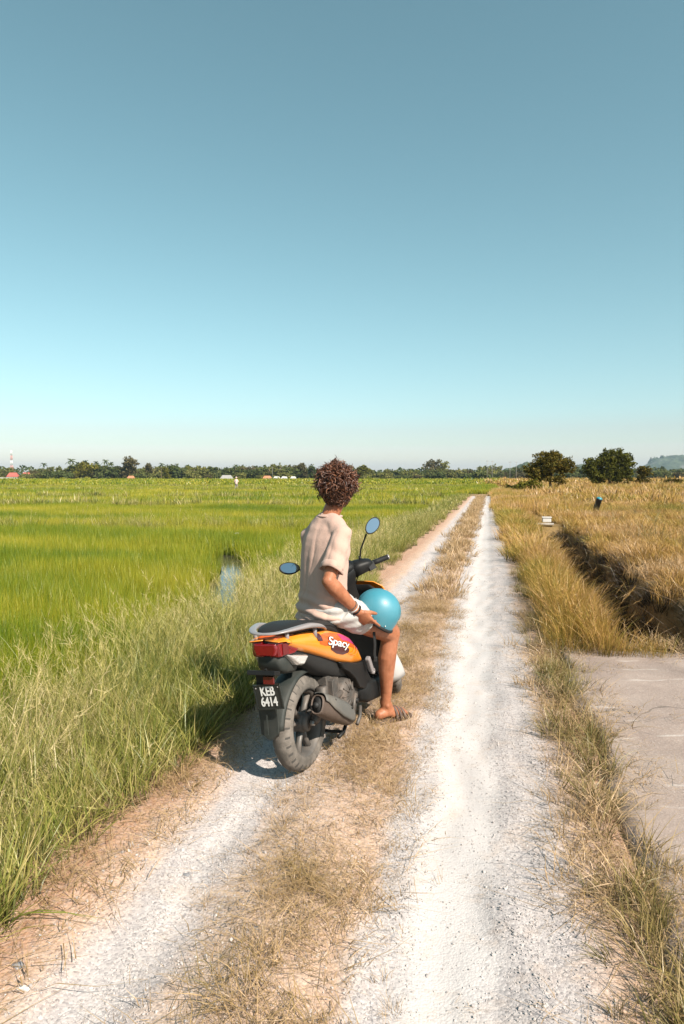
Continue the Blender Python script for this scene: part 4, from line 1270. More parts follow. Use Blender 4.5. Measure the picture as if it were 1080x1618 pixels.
# muffler, tipped up to the rear
def rrect(c, u, v, a, b, n=20, p=2.6):
    out = []
    for k in range(n):
        t = 2 * math.pi * k / n
        ct, st = math.cos(t), math.sin(t)
        out.append(Vector(c) + u * (a * abs(ct) ** (2 / p) * (1 if ct >= 0 else -1)) + v * (b * abs(st) ** (2 / p) * (1 if st >= 0 else -1)))
    return out
ax = Vector((-.86, -.03, .40)).normalized(); uy = Vector((0, 1, 0)); uz = ax.cross(uy).normalized()
if uz.z < 0: uz = -uz
m0 = Vector((.31, -.155, .178))
def ring(s, a, b, off=0): return rrect(m0 + ax * s + uz * off, uy, uz, a * .92, b * .88)
o = mobj('muffler', loft([ring(-.01, .012, .018), ring(.0, .026, .036), ring(.06, .042, .056, .004), ring(.16, .053, .066, .008), ring(.32, .057, .066, .010), ring(.44, .046, .058, .010), ring(.475, .040, .056, .010), ring(.486, .038, .055, .010), ring(.488, .033, .050, .010), ring(.480, .030, .047, .010)], False), M_muf_b, bike)
mobj('end_cap', loft([ring(.480, .031, .048, .010), ring(.474, .02, .035, .010), ring(.474, .006, .008, .01)]), M_inner, o)  # darkness of the recess is put into the colour
# heat shield: upper right skin of the muffler
rows = []
for s in np.linspace(.02, .475, 14):
    a = np.interp(s, [0, .06, .16, .32, .46], [.03, .046, .057, .060, .046]); b = np.interp(s, [0, .06, .16, .32, .46], [.040, .060, .068, .070, .064]); off = np.interp(s, [0, .06, .16, .46], [0, .004, .008, .010])
    lo = np.interp(s, [0, .1, .25, .40, .455], [-5, -22, -16, 2, 16])
    row = []
    for th in np.linspace(lo, 118, 14):
        ct, st = math.cos(R(th)), math.sin(R(th)); p_ = 2.6
        row.append(m0 + ax * s + uz * off - uy * ((a * .92 + .004) * abs(ct) ** (2 / p_) * (1 if ct >= 0 else -1)) + uz * ((b * .88 + .004) * abs(st) ** (2 / p_) * (1 if st >= 0 else -1)))
    rows.append(row)
sh = mobj('heat_shield', loft(rows, False, False), M_muf, o); solid(sh, .003, 1)
for s_, th in ((.12, 30), (.36, 40)):
    ct, st = math.cos(R(th)), math.sin(R(th))
    c_ = m0 + ax * s_ + uz * (.01 + .066 * st) - uy * (.062 * ct)
    mobj('screw', ellipsoid(c_, (.006, .006, .006), None, 8, 6), M_black, sh)
mobj('tail_pipe', tube([m0 + ax * .46 + uz * .008, m0 + ax * .505 + uz * .004], [.014, .014], 12), M_inner, o)
pp = spline([(.32, -.15, .178), (.38, -.14, .15), (.45, -.09, .13), (.50, 0, .14), (.50, .02, .20)], 5)
mobj('exhaust_pipe', tube(pp, .016, 10), M_muf_b, o)
mobj('kick_bracket', join(box((.44, -.13, .225), (.035, .02, .11), Matrix.Rotation(.5, 3, 'Y')), tube([(.50, -.14, .19), (.46, -.15, .14), (.40, -.155, .115)], .011, 8)), M_alu, bike)

# rear mudguard over the wheel, flap, plate carrier
rows = []
for a in np.linspace(62, 170, 18):
    r_ = .284 + .014 * max(0, (a - 120) / 60)
    row = []
    for y_, k in ((-.052, -.022), (-.051, -.008), (-.040, .0), (0, .004), (.055, .0), (.072, -.012), (.075, -.03)):
        row.append(Vector((math.cos(R(a)) * (r_ + k), y_, .25 + math.sin(R(a)) * (r_ + k))))
    rows.append(row)
fen = mobj('rear_mudguard', loft(rows, False, False), M_grey_pl, bike); solid(fen, .004)
V = []
out = [(-.040, .42), (.068, .42), (.066, .285), (.026, .258), (.006, .258), (-.036, .29)]
rings = [[Vector((x + .03 * (.4 - z) , y, z)) for y, z in out] for x in (-.300, -.293)]
fl = mobj('mud_flap', loft(rings), M_grey_pl, fen, False); bevel(fl, .003)
mobj('flap_rib', box((-.316, .014, .34), (.006, .006, .10)), M_grey_pl, fl, False)
# under-tail housing
rings = []
for x, hw, z0, z1 in ((-.335, .05, .655, .70), (-.31, .07, .61, .70), (-.25, .08, .58, .69), (-.16, .085, .56, .67), (-.10, .07, .58, .65)):
    rings.append(rrect((x, 0, (z0 + z1) / 2), Vector((0, 1, 0)), Vector((0, 0, 1)), hw, (z1 - z0) / 2, 16, 4))
mobj('under_tail', loft(rings), M_grey_pl, bike)
o = mobj('plate_carrier', join(box((-.345, -.005, .605), (.055, .155, .022), Matrix.Rotation(.25, 3, 'Y')), tube([(-.355, -.03, .61), (-.365, -.03, .63)], .007, 8), box((-.325, 0, .53), (.012, .10, .14))), M_black, bike, False); bevel(o, .004)
mobj('reflector', box((-.352, -.035, .572), (.012, .055, .036)), M_redlens_d, o, False)
PR = Matrix.Rotation(R(6), 3, 'X')     # the plate hangs slightly askew
pl = mobj('number_plate', box((0, 0, 0), (.006, .150, .126)), M_plate, bike, False); bevel(pl, .004)
pl.location = (-.335, -.018, .487); pl.rotation_euler = (R(-6), R(-4), 0)
rim = []
for y_, z_, sy, sz in ((0, .060, .150, .006), (0, -.060, .150, .006), (.072, 0, .006, .126), (-.072, 0, .006, .126)): rim.append(box((-.004, y_, z_), (.006, sy, sz)))
mobj('plate_rim', join(*rim), M_plate, pl, False)
for body, zc in (('KEB', .026), ('6414', -.026)):
    V, Fc = text_mesh(body, .066, .0006, 0, .98, .0016)
    V = [Vector((-.0055 - v.z, -v.x * .72, v.y * .95 + zc)) for v in V]
    mobj('plate_lettering', (V, Fc), M_white_l, pl, False)
for y_ in (.062, -.062): mobj('plate_bolt', ellipsoid((-.0045, y_, .045), (.003, .004, .004), None, 8, 6), M_silver, pl)

# side panels
S_U = [-.36, -.29, -.17, .0, .15, .30, .42, .50, .545]
Z_U = [.772, .770, .760, .736, .708, .662, .610, .550, .478]
S_L = [-.36, -.29, -.22, -.10, .06, .25, .40, .50, .545]
Z_L = [.765, .735, .700, .655, .592, .518, .470, .448, .440]
HW = lambda s: float(np.interp(s, [-.36, -.28, -.15, .05, .25, .42, .545], [.070, .098, .122, .142, .152, .150, .138]))
def pan(s, v, sgn=-1, off=0.):
    zu, zl = np.interp(s, S_U, Z_U), np.interp(s, S_L, Z_L)
    z = zl + (zu - zl) * v
    y = HW(s) + .020 * math.sin(math.pi * min(1, max(0, v)) ** .8) - .030 * max(0, v - .75) * 2 + off - .012 * (1 - v)
    return Vector((s, sgn * y, z))
for sgn in (-1, 1):
    rows = [[pan(s, v, sgn) for v in np.linspace(0, 1, 12)] for s in np.linspace(-.28, .545, 40)]
    # inward return along the top edge
    for r_ in rows: r_.append(r_[-1] + Vector((0, -sgn * .03, .004))); r_.insert(0, r_[0] + Vector((0, -sgn * .03, -.002)))
    panel = mobj('side_panel', loft(rows, False, False), M_orange, bike); solid(panel, .003, 0)
    # upper tail strip that runs on above the tail light
    rows = [[pan(s, v, sgn, .001) for v in np.linspace(.35 + .25 * (s < -.3), 1, 6)] for s in np.linspace(-.365, -.27, 8)]
    for r_ in rows: r_.append(r_[-1] + Vector((0, -sgn * .05, .006)))
    st_ = mobj('tail_strip', loft(rows, False, False), M_orange, panel); solid(st_, .003, 0)
    # graphic
    def patch(pts_, name, mat, off, nseg=14):
        """filled band between two (s,v) polylines"""
        lo, hi = pts_
        rows = []
        for k in range(nseg + 1):
            u = k / nseg
            ls = [np.interp(u, np.linspace(0, 1, len(lo)), [p[i] for p in lo]) for i in (0, 1)]
            hs = [np.interp(u, np.linspace(0, 1, len(hi)), [p[i] for p in hi]) for i in (0, 1)]
            rows.append([pan(ls[0] + (hs[0] - ls[0]) * w_, ls[1] + (hs[1] - ls[1]) * w_, sgn, off) for w_ in np.linspace(0, 1, 5)])
        return mobj(name, loft(rows, False, False), mat, panel)
    patch(([(.00, .46), (.06, .42), (.16, .52), (.30, .60), (.44, .62)], [(.00, .80), (.08, .93), (.20, .96), (.34, .97), (.455, .92)]), 'decal', M_orange_red, .0040)
    patch(([(.26, .74), (.34, .78), (.42, .76), (.47, .66)], [(.24, .97), (.34, .985), (.44, .96), (.49, .82)]), 'decal', DECAL_PINK, .0048)
    patch(([(.12, .30), (.18, .22), (.26, .24), (.33, .36)], [(.11, .48), (.18, .56), (.27, .58), (.34, .50)]), 'decal', DECAL_DARK, .0048)
    patch(([(.33, .30), (.38, .34), (.42, .52), (.43, .70)], [(.33, .33), (.375, .40), (.405, .56), (.415, .72)]), 'decal', DECAL_LINE, .0050)
    patch(([(.36, .26), (.42, .32), (.46, .52), (.465, .68)], [(.36, .28), (.415, .37), (.445, .55), (.45, .70)]), 'decal', DECAL_LINE, .0050)
    patch(([(-.02, .60), (.0, .58), (.03, .60)], [(-.02, .90), (.0, .94), (.03, .92)]), 'decal', DECAL_DARK, .0044)
    for mat_, off, bold, sc in ((DECAL_DARK, .0060, .0045, 1.0), (M_white_l, .0074, .0010, 1.0)):
        V, Fc = text_mesh('Spacy', .078, 0, .35, .95, bold)
        V2 = []
        for v in V:
            s = .20 + (v.x if sgn < 0 else -v.x) * 1.5
            zu, zl = np.interp(s, S_U, Z_U), np.interp(s, S_L, Z_L)
            V2.append(pan(s, min(.97, .62 + v.y * .82 / (zu - zl)), sgn, off))
        mobj('lettering', (V2, Fc), mat_, panel, False)
    # lower dark side cover in front
    out = [(.25, .512), (.36, .488), (.48, .452), (.585, .437), (.64, .37), (.70, .285), (.66, .255), (.56, .272), (.50, .30), (.44, .37), (.36, .43), (.28, .47)]
    rings = [[Vector((x, sgn * y, z)) for x, z in out] for y in (.10, .140, .152)]
    rings[2] = [Vector((.47 + (p.x - .47) * .93, p.y, .38 + (p.z - .38) * .93)) for p in rings[2]]
    cov = mobj('lower_cover', loft(rings), M_black, bike, False); bevel(cov, .008, 2)
    # folded passenger footrest
    fp = mobj('footrest', box((.635, sgn * .165, .405), (.035, .03, .105), Matrix.Rotation(R(-28), 3, 'Y')), M_silver, bike, False); bevel(fp, .008, 2)
    mobj('hinge', lathe([(.008, -.012), (.018, -.012), (.018, .012), (.008, .012)], (.675, sgn * .165, .352), 14), M_silver, fp)
    # clear indicator lens below the tail light
    prof = [(-.29, .688), (-.10, .638), (-.155, .600), (-.21, .615)]
    rings = [[Vector((x, sgn * (HW(x) + d_), z)) for x, z in prof] for d_ in (-.05, -.006, .012)]
    rings[2] = [Vector((-.19 + (p.x + .19) * .75, p.y, .637 + (p.z - .637) * .7)) for p in rings[2]]
    ind = mobj('indicator', loft(rings), M_clear, bike, False); bevel(ind, .004, 2)
    # red tail light wing
    prof = [(-.355, .765), (-.18, .752), (-.26, .722), (-.185, .690), (-.225, .680), (-.34, .688)]
    rings = [[Vector((x, sgn * (HW(x) * k + d_), z)) for x, z in prof] for k, d_ in ((.2, 0), (1., -.012), (1., .002))]
    rings[2] = [Vector((-.27 + (p.x + .27) * .94, p.y, .73 + (p.z - .73) * .92)) for p in rings[2]]
    tl = mobj('tail_light', loft(rings), M_redlens, bike, False); bevel(tl, .004, 2)
    mobj('lens_band', loft([[Vector((x, sgn * (HW(x) + .0045), z)) for x, z in ((-.325, .752), (-.285, .748), (-.285, .694), (-.325, .696))], [Vector((x, sgn * (HW(x) + .001), z)) for x, z in ((-.325, .752), (-.285, .748), (-.285, .694), (-.325, .696))]]), M_redlens_d, tl, False)
# rear face of the tail light
rings = [[Vector((x, y * k, z)) for y, z in ((-.058, .700), (.058, .700), (.072, .735), (.066, .758), (-.066, .758), (-.072, .735))] for x, k in ((-.33, 1.), (-.358, .95), (-.366, .8))]
o = mobj('rear_lens', loft(rings), M_redlens, bike, False); bevel(o, .005, 2)
# body core under the seat and behind the panels, black to fill gaps with shade
rings = []
for x, hw, z0, z1 in ((-.33, .055, .70, .775), (-.15, .10, .63, .765), (.05, .12, .50, .735), (.25, .125, .42, .69), (.45, .12, .36, .60), (.58, .10, .32, .48)):
    rings.append(rrect((x, 0, (z0 + z1) / 2), Vector((0, 1, 0)), Vector((0, 0, 1)), hw, (z1 - z0) / 2, 16, 4))
mobj('body_core', loft(rings), M_inner, bike)
rings = []
for x, hw, z0, z1 in ((-.33, .05, .765, .785), (-.2, .09, .752, .780), (0, .11, .73, .765), (.12, .10, .71, .745)):
    rings.append(rrect((x, 0, (z0 + z1) / 2), Vector((0, 1, 0)), Vector((0, 0, 1)), hw, (z1 - z0) / 2, 12, 4))
mobj('rail_base', loft(rings), M_orange_red, bike)

# seat, stepped
rings = []
for x, hw, z0, z1 in ((-.29, .045, .785, .795), (-.275, .075, .775, .808), (-.22, .100, .762, .816), (-.12, .118, .745, .814), (.0, .126, .730, .800), (.06, .128, .720, .785), (.14, .126, .705, .768), (.28, .118, .662, .748), (.40, .100, .605, .722), (.50, .082, .545, .668), (.56, .066, .490, .600), (.58, .04, .48, .55)):
    rings.append(rrect((x, 0, (z0 + z1) / 2), Vector((0, 1, 0)), Vector((0, 0, 1)), hw, (z1 - z0) / 2, 24, 3.2))
seat = mobj('seat', loft(rings), M_seat, bike); subsurf(seat, 1)
for sgn in (-1, 1):
    pth = [(x, sgn * (hw + .001), z) for x, hw, z in ((-.22, .096, .786), (-.1, .115, .777), (.06, .125, .752), (.2, .121, .73), (.36, .105, .67), (.5, .081, .61))]
    mobj('seam', tube(spline(pth, 4), .0025, 5), M_black, seat)

# grab rail
def rail_pt(k):
    pass
half = [(.125, .134, .722), (.03, .150, .758), (-.08, .150, .785), (-.19, .130, .799), (-.28, .100, .806), (-.345, .055, .808), (-.362, 0, .808)]
full = [Vector((x, -y, z)) for x, y, z in half] + [Vector((x, y, z)) for x, y, z in reversed(half[:-1])]
pth = spline(full, 5)
P_, fr = frames(pth)
rings = []
for k, (p_, (T_, N_, B_)) in enumerate(zip(P_, fr)):
    u = k / (len(P_) - 1); e = min(1, min(u, 1 - u) * 9)
    up = Vector((0, 0, 1)); up = (up - T_ * up.dot(T_)).normalized(); sd = T_.cross(up)
    rings.append(rrect(p_, sd, up, (.012 + .010 * min(1, abs(u - .5) * 5)) * (.25 + .75 * e), (.006 + .008 * max(0, 1 - abs(min(u, 1 - u) - .17) / .2)) * (.3 + .7 * e), 14, 2.6))
rail = mobj('grab_rail', loft(rings), M_silver, bike)
for x, y in ((-.27, .090), (-.02, .138)):
    for sgn in (-1, 1):
        z1 = .802 if x < -.2 else .768
        mobj('rail_post', tube([(x, sgn * y, z1 - .06), (x, sgn * y, z1)], .011, 10), M_silver, rail)

# footboard, lower body, leg shield, front cowl
rings = []
for x, hw, z0, z1 in ((.55, .13, .20, .325), (.62, .165, .17, .305), (.80, .172, .15, .292), (.95, .168, .15, .30), (1.02, .15, .20, .36)):
    rings.append(rrect((x, 0, (z0 + z1) / 2), Vector((0, 1, 0)), Vector((0, 0, 1)), hw, (z1 - z0) / 2, 20, 6))
fb = mobj('footboard', loft(rings), M_black, bike)
for k in range(6): mobj('tread_strip', box((.70 + .045 * k, 0, .2985), (.016, .28, .008)), M_black, fb, False)
rows = []
for z, x, hw, dp in ((.28, 1.00, .175, .05), (.38, 1.01, .185, .06), (.50, .995, .20, .07), (.62, .965, .21, .07), (.74, .925, .20, .06), (.82, .895, .165, .045), (.86, .88, .11, .03)):
    rows.append([Vector((x + dp * (abs(u) ** 2.2) * -.2 + .0, u * hw, z)) for u in np.linspace(-1, 1, 13)])
ls = mobj('leg_shield', loft(rows, False, False), M_black, bike); solid(ls, .012)
rows = []
for z, x, hw, dp in ((.34, 1.05, .17, .03), (.44, 1.10, .19, .08), (.56, 1.10, .21, .12), (.68, 1.06, .22, .13), (.78, 1.01, .215, .12), (.845, .965, .185, .09), (.875, .93, .13, .05), (.88, .905, .07, .03)):
    rows.append([Vector((x + .012 - (x - np.interp(z, [.28, .5, .74, .88], [1.0, .995, .925, .875]) - .012) * abs(u) ** 2.4, u * hw, z)) for u in np.linspace(-1, 1, 15)])
fc = mobj('front_cowl', loft(rows, False, False), M_orange, bike); solid(fc, .006)
rows = [[Vector((x - .004 - .012 * abs(u) ** 2, u * hw, z)) for u in np.linspace(.78, 1, 4)] for z, x, hw in ((.36, .985, .165), (.44, .98, .178), (.52, .97, .186), (.58, .96, .19))]
for sgn in (-1,):
    o = mobj('shield_trim', ([Vector((p.x, p.y * sgn, p.z)) for r_ in rows for p in r_], loft(rows, False, False)[1]), M_wfend, bike); solid(o, .008)

# steered front end: everything turned about the raked steering axis
rk = R(26.5)
PIV = Vector((.765, .032, .885)); KAX = Vector((-math.sin(rk), 0, math.cos(rk)))
ST = Matrix.Translation(PIV) @ Matrix.Rotation(STEER, 4, KAX) @ Matrix.Translation(-PIV)
def steer(vf): return [ST @ Vector(v) for v in vf[0]], vf[1]
fwc = PIV + KAX * -.70 + Vector((math.cos(rk), 0, math.sin(rk))) * .075
fwc.z = .245; fwc.x = 1.285; fwc.y = .028
SW = Matrix.Translation(fwc) @ Matrix.Rotation(STEER, 4, KAX) @ Matrix.Translation(-fwc)
def steer_w(vf): return [SW @ Vector(v) for v in vf[0]], vf[1]
wheel('front_wheel', tuple(fwc), .245, .078, SW)
rows = []
for a in np.linspace(-24, 150, 22):
    row = []
    for y_, k in ((-.062, -.05), (-.060, -.015), (-.045, .0), (0, .008), (.045, .0), (.060, -.015), (.062, -.05)):
        r_ = .258 + k; row.append(Vector((fwc.x - math.cos(R(a)) * r_, fwc.y + y_, fwc.z + math.sin(R(a)) * r_)))
    rows.append(row)
o = mobj('front_mudguard', steer_w(loft(rows, False, False)), M_wfend, bike); solid(o, .004)
fk = []
for y_ in (-.075, .075): fk.append(tube([fwc + Vector((0, y_, 0)), fwc + Vector((0, y_, 0)) + KAX * .36], [.022, .022], 12))
fk.append(tube([fwc + KAX * .36 + Vector((-.02, 0, 0)), fwc + KAX * .55], .024, 12)); fk.append(box(fwc + KAX * .37, (.05, .19, .03)))
mobj('fork', steer_w(join(*fk)), M_black, bike)
# column shroud and handlebar cover: black, with two arms
rings = []
for h, xo, ax_, by_ in ((-.17, .0, .060, .075), (-.12, -.005, .066, .082), (-.06, -.012, .060, .070), (.0, -.016, .060, .076), (.05, -.010, .070, .105), (.09, .0, .074, .125), (.115, .01, .060, .11), (.125, .015, .03, .06)):
    rings.append(rrect(PIV + KAX * h + Vector((math.cos(rk), 0, math.sin(rk))) * xo, Vector((0, 1, 0)), Vector((math.cos(rk), 0, math.sin(rk))), by_, ax_, 24, 3.))
hb = mobj('handlebar_cover', steer(loft(rings)), M_black, bike); subsurf(hb, 1)
FW = Vector((math.cos(rk), 0, math.sin(rk)))
def hp(x, y, z): return PIV + FW * x + Vector((0, y, 0)) + KAX * z
mobj('instrument_cluster', steer(loft([rrect(hp(-.045, 0, .10), Vector((0, 1, 0)), FW, .085, .035, 20, 3), rrect(hp(-.04, 0, .128), Vector((0, 1, 0)), FW, .075, .03, 20, 3)])), M_seat, hb)
for sgn in (-1, 1):
    rings = []
    for y_, x_, z_, a_, b_ in ((.07, -.01, .06, .055, .048), (.13, -.02, .062, .052, .046), (.18, -.028, .058, .044, .040), (.215, -.034, .052, .034, .032), (.222, -.035, .051, .02, .02)):
        rings.append(rrect(hp(x_, sgn * y_, z_), FW, KAX, a_, b_, 18, 3))
    mobj('bar_arm', steer(loft(rings)), M_black, hb)
    mobj('switch_block', steer(join(box(hp(-.05, sgn * .20, .045), (.05, .045, .05)), box(hp(-.075, sgn * .195, .04), (.012, .018, .012)))), M_seat, hb, False)
    g_ = mobj('grip', steer(tube([hp(-.036, sgn * .222, .05), hp(-.046, sgn * .26, .05), hp(-.06, sgn * .325, .05), hp(-.061, sgn * .33, .05)], [.0165, .017, .017, .019], 14)), M_seat, hb)
    mobj('bar_end', steer(tube([hp(-.061, sgn * .33, .05), hp(-.064, sgn * .34, .05)], [.017, .013], 12)), M_silver, g_)
    mobj('brake_lever', steer(tube(spline([hp(.0, sgn * .20, .035), hp(.012, sgn * .25, .03), hp(.005, sgn * .30, .028), hp(-.012, sgn * .34, .026)], 4), .0065, 8)), M_silver, hb)
    # mirror: stalk with a boot and an oval head
    ms = spline([hp(.0, sgn * .165, .09), hp(.0, sgn * .185, .15), hp(-.0, sgn * .215, .19), hp(-.01, sgn * .250, .245)], 5)
    mir = mobj('mirror', steer(join(tube(ms, .0055, 8), tube([hp(.0, sgn * .165, .085), hp(.0, sgn * .168, .115)], [.012, .009], 10))), M_black, bike)
    mirror_head(sgn, mir)
cab = spline([hp(.02, -.18, .03), hp(.05, -.16, -.02), hp(.05, -.11, -.09), hp(.02, -.06, -.16)], 6)
mobj('cable', steer(tube(cab, .004, 6)), M_black, bike)
cab = spline([hp(.03, -.15, .03), hp(.075, -.13, -.03), hp(.06, -.08, -.12), hp(.02, -.05, -.18)], 6)
mobj('cable', steer(tube(cab, .0045, 6)), M_black, bike)
mobj('maker_strip', steer(loft([[hp(-.0835, y_, z_) for y_, z_ in ((-.03, -.10), (.03, -.10), (.03, -.09), (-.03, -.09))], [hp(-.0865, y_, z_) for y_, z_ in ((-.03, -.10), (.03, -.10), (.03, -.09), (-.03, -.09))]])), M_silver, hb, False)
# key switch and bag hook on the inner shield
mobj('key_switch', tube([(.905, -.06, .74), (.875, -.06, .745)], [.02, .018], 14), M_steel, ls)
mobj('bag_hook', tube(spline([(.91, -.0, .70), (.885, 0, .69), (.87, 0, .665), (.885, 0, .65)], 4), .006, 8), M_steel, ls)
# side stand on the left
mobj('side_stand', tube([(.52, .12, .20), (.50, .20, .06), (.49, .235, .015)], [.011, .010, .013], 8), M_black, bike)
mobj('centre_stand', join(tube([(.42, -.10, .16), (.30, -.11, .10), (.22, -.115, .10)], .011, 8), tube([(.42, .10, .16), (.30, .11, .10), (.22, .115, .10)], .011, 8), tube([(.30, -.11, .10), (.30, .11, .10)], .009, 8)), M_black, bike)

# draw the tail end in and let it droop a little
def tail_fit(o):
    for v in o.data.vertices:
        if v.co.x < -.1:
            k = (-.1 - v.co.x) / .26
            v.co.x = -.1 + (v.co.x + .1) * .80; v.co.z -= .022 * k
for o in list(bike.children_recursive):
    if o.name.split('.')[0] in ('grab_rail', 'rear_lens', 'tail_light', 'lens_band', 'tail_strip', 'under_tail', 'rail_base', 'seat', 'seam', 'rail_post', 'side_panel', 'decal', 'body_core', 'indicator'): tail_fit(o)

# ------------------------------------------------------------------ the rider
def skin_mat(name):
    t = NT(name)
    tc = t.n('ShaderNodeTexCoord').outputs['Object']
    n1 = t.noise(tc, 14, 6, .65); n2 = t.noise(tc, 90, 3)
    c = t.ramp(n1, [(.28, (.21, .075, .036)), (.5, (.31, .118, .058)), (.72, (.40, .165, .09))])
    p = t.n('ShaderNodeBsdfPrincipled'); t.l(c, p.inputs['Base Color'])
    p.inputs['Roughness'].default_value = .5; p.inputs['Specular IOR Level'].default_value = .35
    p.inputs['Subsurface Weight'].default_value = .12; p.inputs['Subsurface Radius'].default_value = (1, .35, .2); p.inputs['Subsurface Scale'].default_value = .012
    t.l(t.bump(n2, .08, .004), p.inputs['Normal'])
    return t.out(p.outputs[0])
M_skin = skin_mat('tanned_skin')
def cloth_mat(name, col, wv=900):
    t = NT(name)
    tc = t.n('ShaderNodeTexCoord').outputs['Object']
    n1 = t.noise(tc, 7, 4); n2 = t.noise(tc, wv, 2)
    c = t.mix(n1, tuple(x * .9 for x in col), tuple(min(1, x * 1.07) for x in col))
    p = t.n('ShaderNodeBsdfPrincipled'); t.l(c, p.inputs['Base Color']); p.inputs['Roughness'].default_value = .95
    p.inputs['Specular IOR Level'].default_value = .15; p.inputs['Sheen Weight'].default_value = .15
    t.l(t.bump(t.math('ADD', n2, t.math('MULTIPLY', t.noise(tc, 26, 4, .6, 1.2), 3.)), .22, .006), p.inputs['Normal'])
    return t.out(p.outputs[0])
M_shirt = cloth_mat('beige_cotton', (.45, .305, .25))
M_short = cloth_mat('pale_grey_cotton', (.42, .405, .385))
M_sandal = pmat('brown_sandal', (.075, .045, .034), .7, var=.2, bscale=150, bstr=.15, dust=.3)
M_hairb = pmat('brown_hair_base', (.022, .011, .007), .7, bstr=0)

person = empty('person', (-.06, 3.95, 0))
tag(person, 'curly haired rider in beige shirt and pale shorts sitting on the orange scooter', 'person')
ORI = Vector((-.06, 3.95, 0))
def loc(me):
    me.transform(Matrix.Translation(-ORI)); return me

TY = R(48)                                    # the chest is turned this far right of the view axis
fwd = Vector((math.sin(TY), math.cos(TY), 0)); rgt = Vector((math.cos(TY), -math.sin(TY), 0)); UP = Vector((0, 0, 1))
HIP_R = Vector((-.010, 3.875, .800)); KNEE_R = Vector((.300, 4.165, .592)); ANK_R = Vector((.270, 4.205, .095))
HIP_L = Vector((-.150, 3.99, .800)); KNEE_L = Vector((-.165, 4.36, .56)); ANK_L = Vector((-.20, 4.39, .095))
SH_R = Vector((.004, 3.818, 1.232)); EL_R = Vector((-.075, 3.715, .985)); WR_R = Vector((.088, 3.835, .792))
SH_L = Vector((-.188, 4.045, 1.195)); EL_L = Vector((-.165, 4.19, .98)); WR_L = Vector((-.02, 4.36, .83))
NECK0 = Vector((-.085, 3.945, 1.30)); NECK1 = Vector((-.042, 3.958, 1.395)); HEAD_C = Vector((-.030, 3.962, 1.487))

def limb(a, b, prof, side=None, n=16):
    """prof: list of (t along the bone, radius, offset along side)"""
    P, rr = [], []
    for t_, r_, o_ in prof:
        p = a.lerp(b, t_)
        if side is not None: p = p + side * o_
        P.append(p); rr.append(r_)
    return capsule(P, rr, n)
parts = []
# torso under the shirt
def tring(c, a, b, yawv=0., n=28, pw=2.3):
    f = fwd * math.cos(yawv) + rgt * math.sin(yawv); r = rgt * math.cos(yawv) - fwd * math.sin(yawv)
    return rrect(c, r, f, a, b, n, pw)
spine = [(.78, -.118, 3.925), (.88, -.120, 3.920), (1.0, -.116, 3.915), (1.12, -.104, 3.915), (1.22, -.094, 3.925), (1.30, -.086, 3.942)]
def sp(z):
    zs = [q_[0] for q_ in spine]
    return Vector((np.interp(z, zs, [q_[1] for q_ in spine]), np.interp(z, zs, [q_[2] for q_ in spine]), z))
parts.append(loft([tring(sp(z), a, b) for z, a, b in ((.74, .09, .06), (.80, .12, .085), (.90, .115, .08), (1.02, .115, .08), (1.14, .125, .085), (1.20, .12, .075), (1.27, .07, .055), (1.32, .045, .045))]))
# pelvis and thighs
parts.append(ellipsoid((HIP_R + HIP_L) / 2 + Vector((0, 0, .0)), (.13, .12, .085)))
bk = Vector((-.3, -.9, 0)).normalized()
for H_, K_, A_, sg in ((HIP_R, KNEE_R, ANK_R, 1), (HIP_L, KNEE_L, ANK_L, -1)):
    parts.append(limb(H_, K_, [(0, .070, 0), (.3, .082, 0), (.6, .077, 0), (.85, .066, 0), (1, .060, 0)], None))
    cdir = (H_ - K_); cdir.z = 0; cdir.normalize()
    parts.append(limb(K_, A_, [(0, .058, 0), (.12, .054, .006), (.30, .057, .018), (.5, .048, .013), (.75, .035, .001), (.93, .030, 0), (1, .034, 0)], cdir))
    parts.append(ellipsoid(K_ - cdir * .012 + Vector((0, 0, .01)), (.048, .048, .05)))
GZ = .022
def foot(A_, fdir, parts):
    f = Vector(fdir).normalized(); s_ = Vector((f.y, -f.x, 0))
    heel = A_ - f * .045; heel.z = .056 + GZ
    toe = A_ + f * .135; toe.z = .042 + GZ
    parts.append(capsule([A_ + Vector((0, 0, .02)), Vector((A_.x, A_.y, .07 + GZ)) + f * .02], [.035, .042], 14))
    parts.append(capsule([heel, heel.lerp(toe, .35) + Vector((0, 0, .018)), heel.lerp(toe, .7) + Vector((0, 0, .004)), toe], [.032, .037, .036, .026], 14, 1.0))
    parts.append(capsule([heel.lerp(toe, .55) + s_ * .012, toe + s_ * .018], [.030, .020], 12)); parts.append(capsule([heel.lerp(toe, .55) - s_ * .014, toe - s_ * .022 - f * .01], [.030, .018], 12))
    for k, (o_, l_, r_) in enumerate(((-.036, .058, .0125), (-.016, .058, .0100), (.001, .052, .0095), (.017, .044, .0092), (.031, .032, .0090))):
        b_ = toe + s_ * (o_ * (-1 if f.x < 0 else 1)) - f * .012
        parts.append(capsule([b_, b_ + f * l_ * .6 + Vector((0, 0, .002)), b_ + f * l_ + Vector((0, 0, -.012))], [r_ * 1.05, r_, r_ * .92], 8))
FD_R = Vector((.80, .58, 0)).normalized(); FD_L = Vector((.15, .98, 0)).normalized()
ANK_R.z = .115 + GZ; ANK_L.z = .115 + GZ
foot_parts = []
foot(ANK_R, FD_R, parts); foot(ANK_L, FD_L, parts)
# ankle bone
parts.append(ellipsoid(ANK_R + Vector((.012, -.026, -.005)), (.014, .014, .016)))
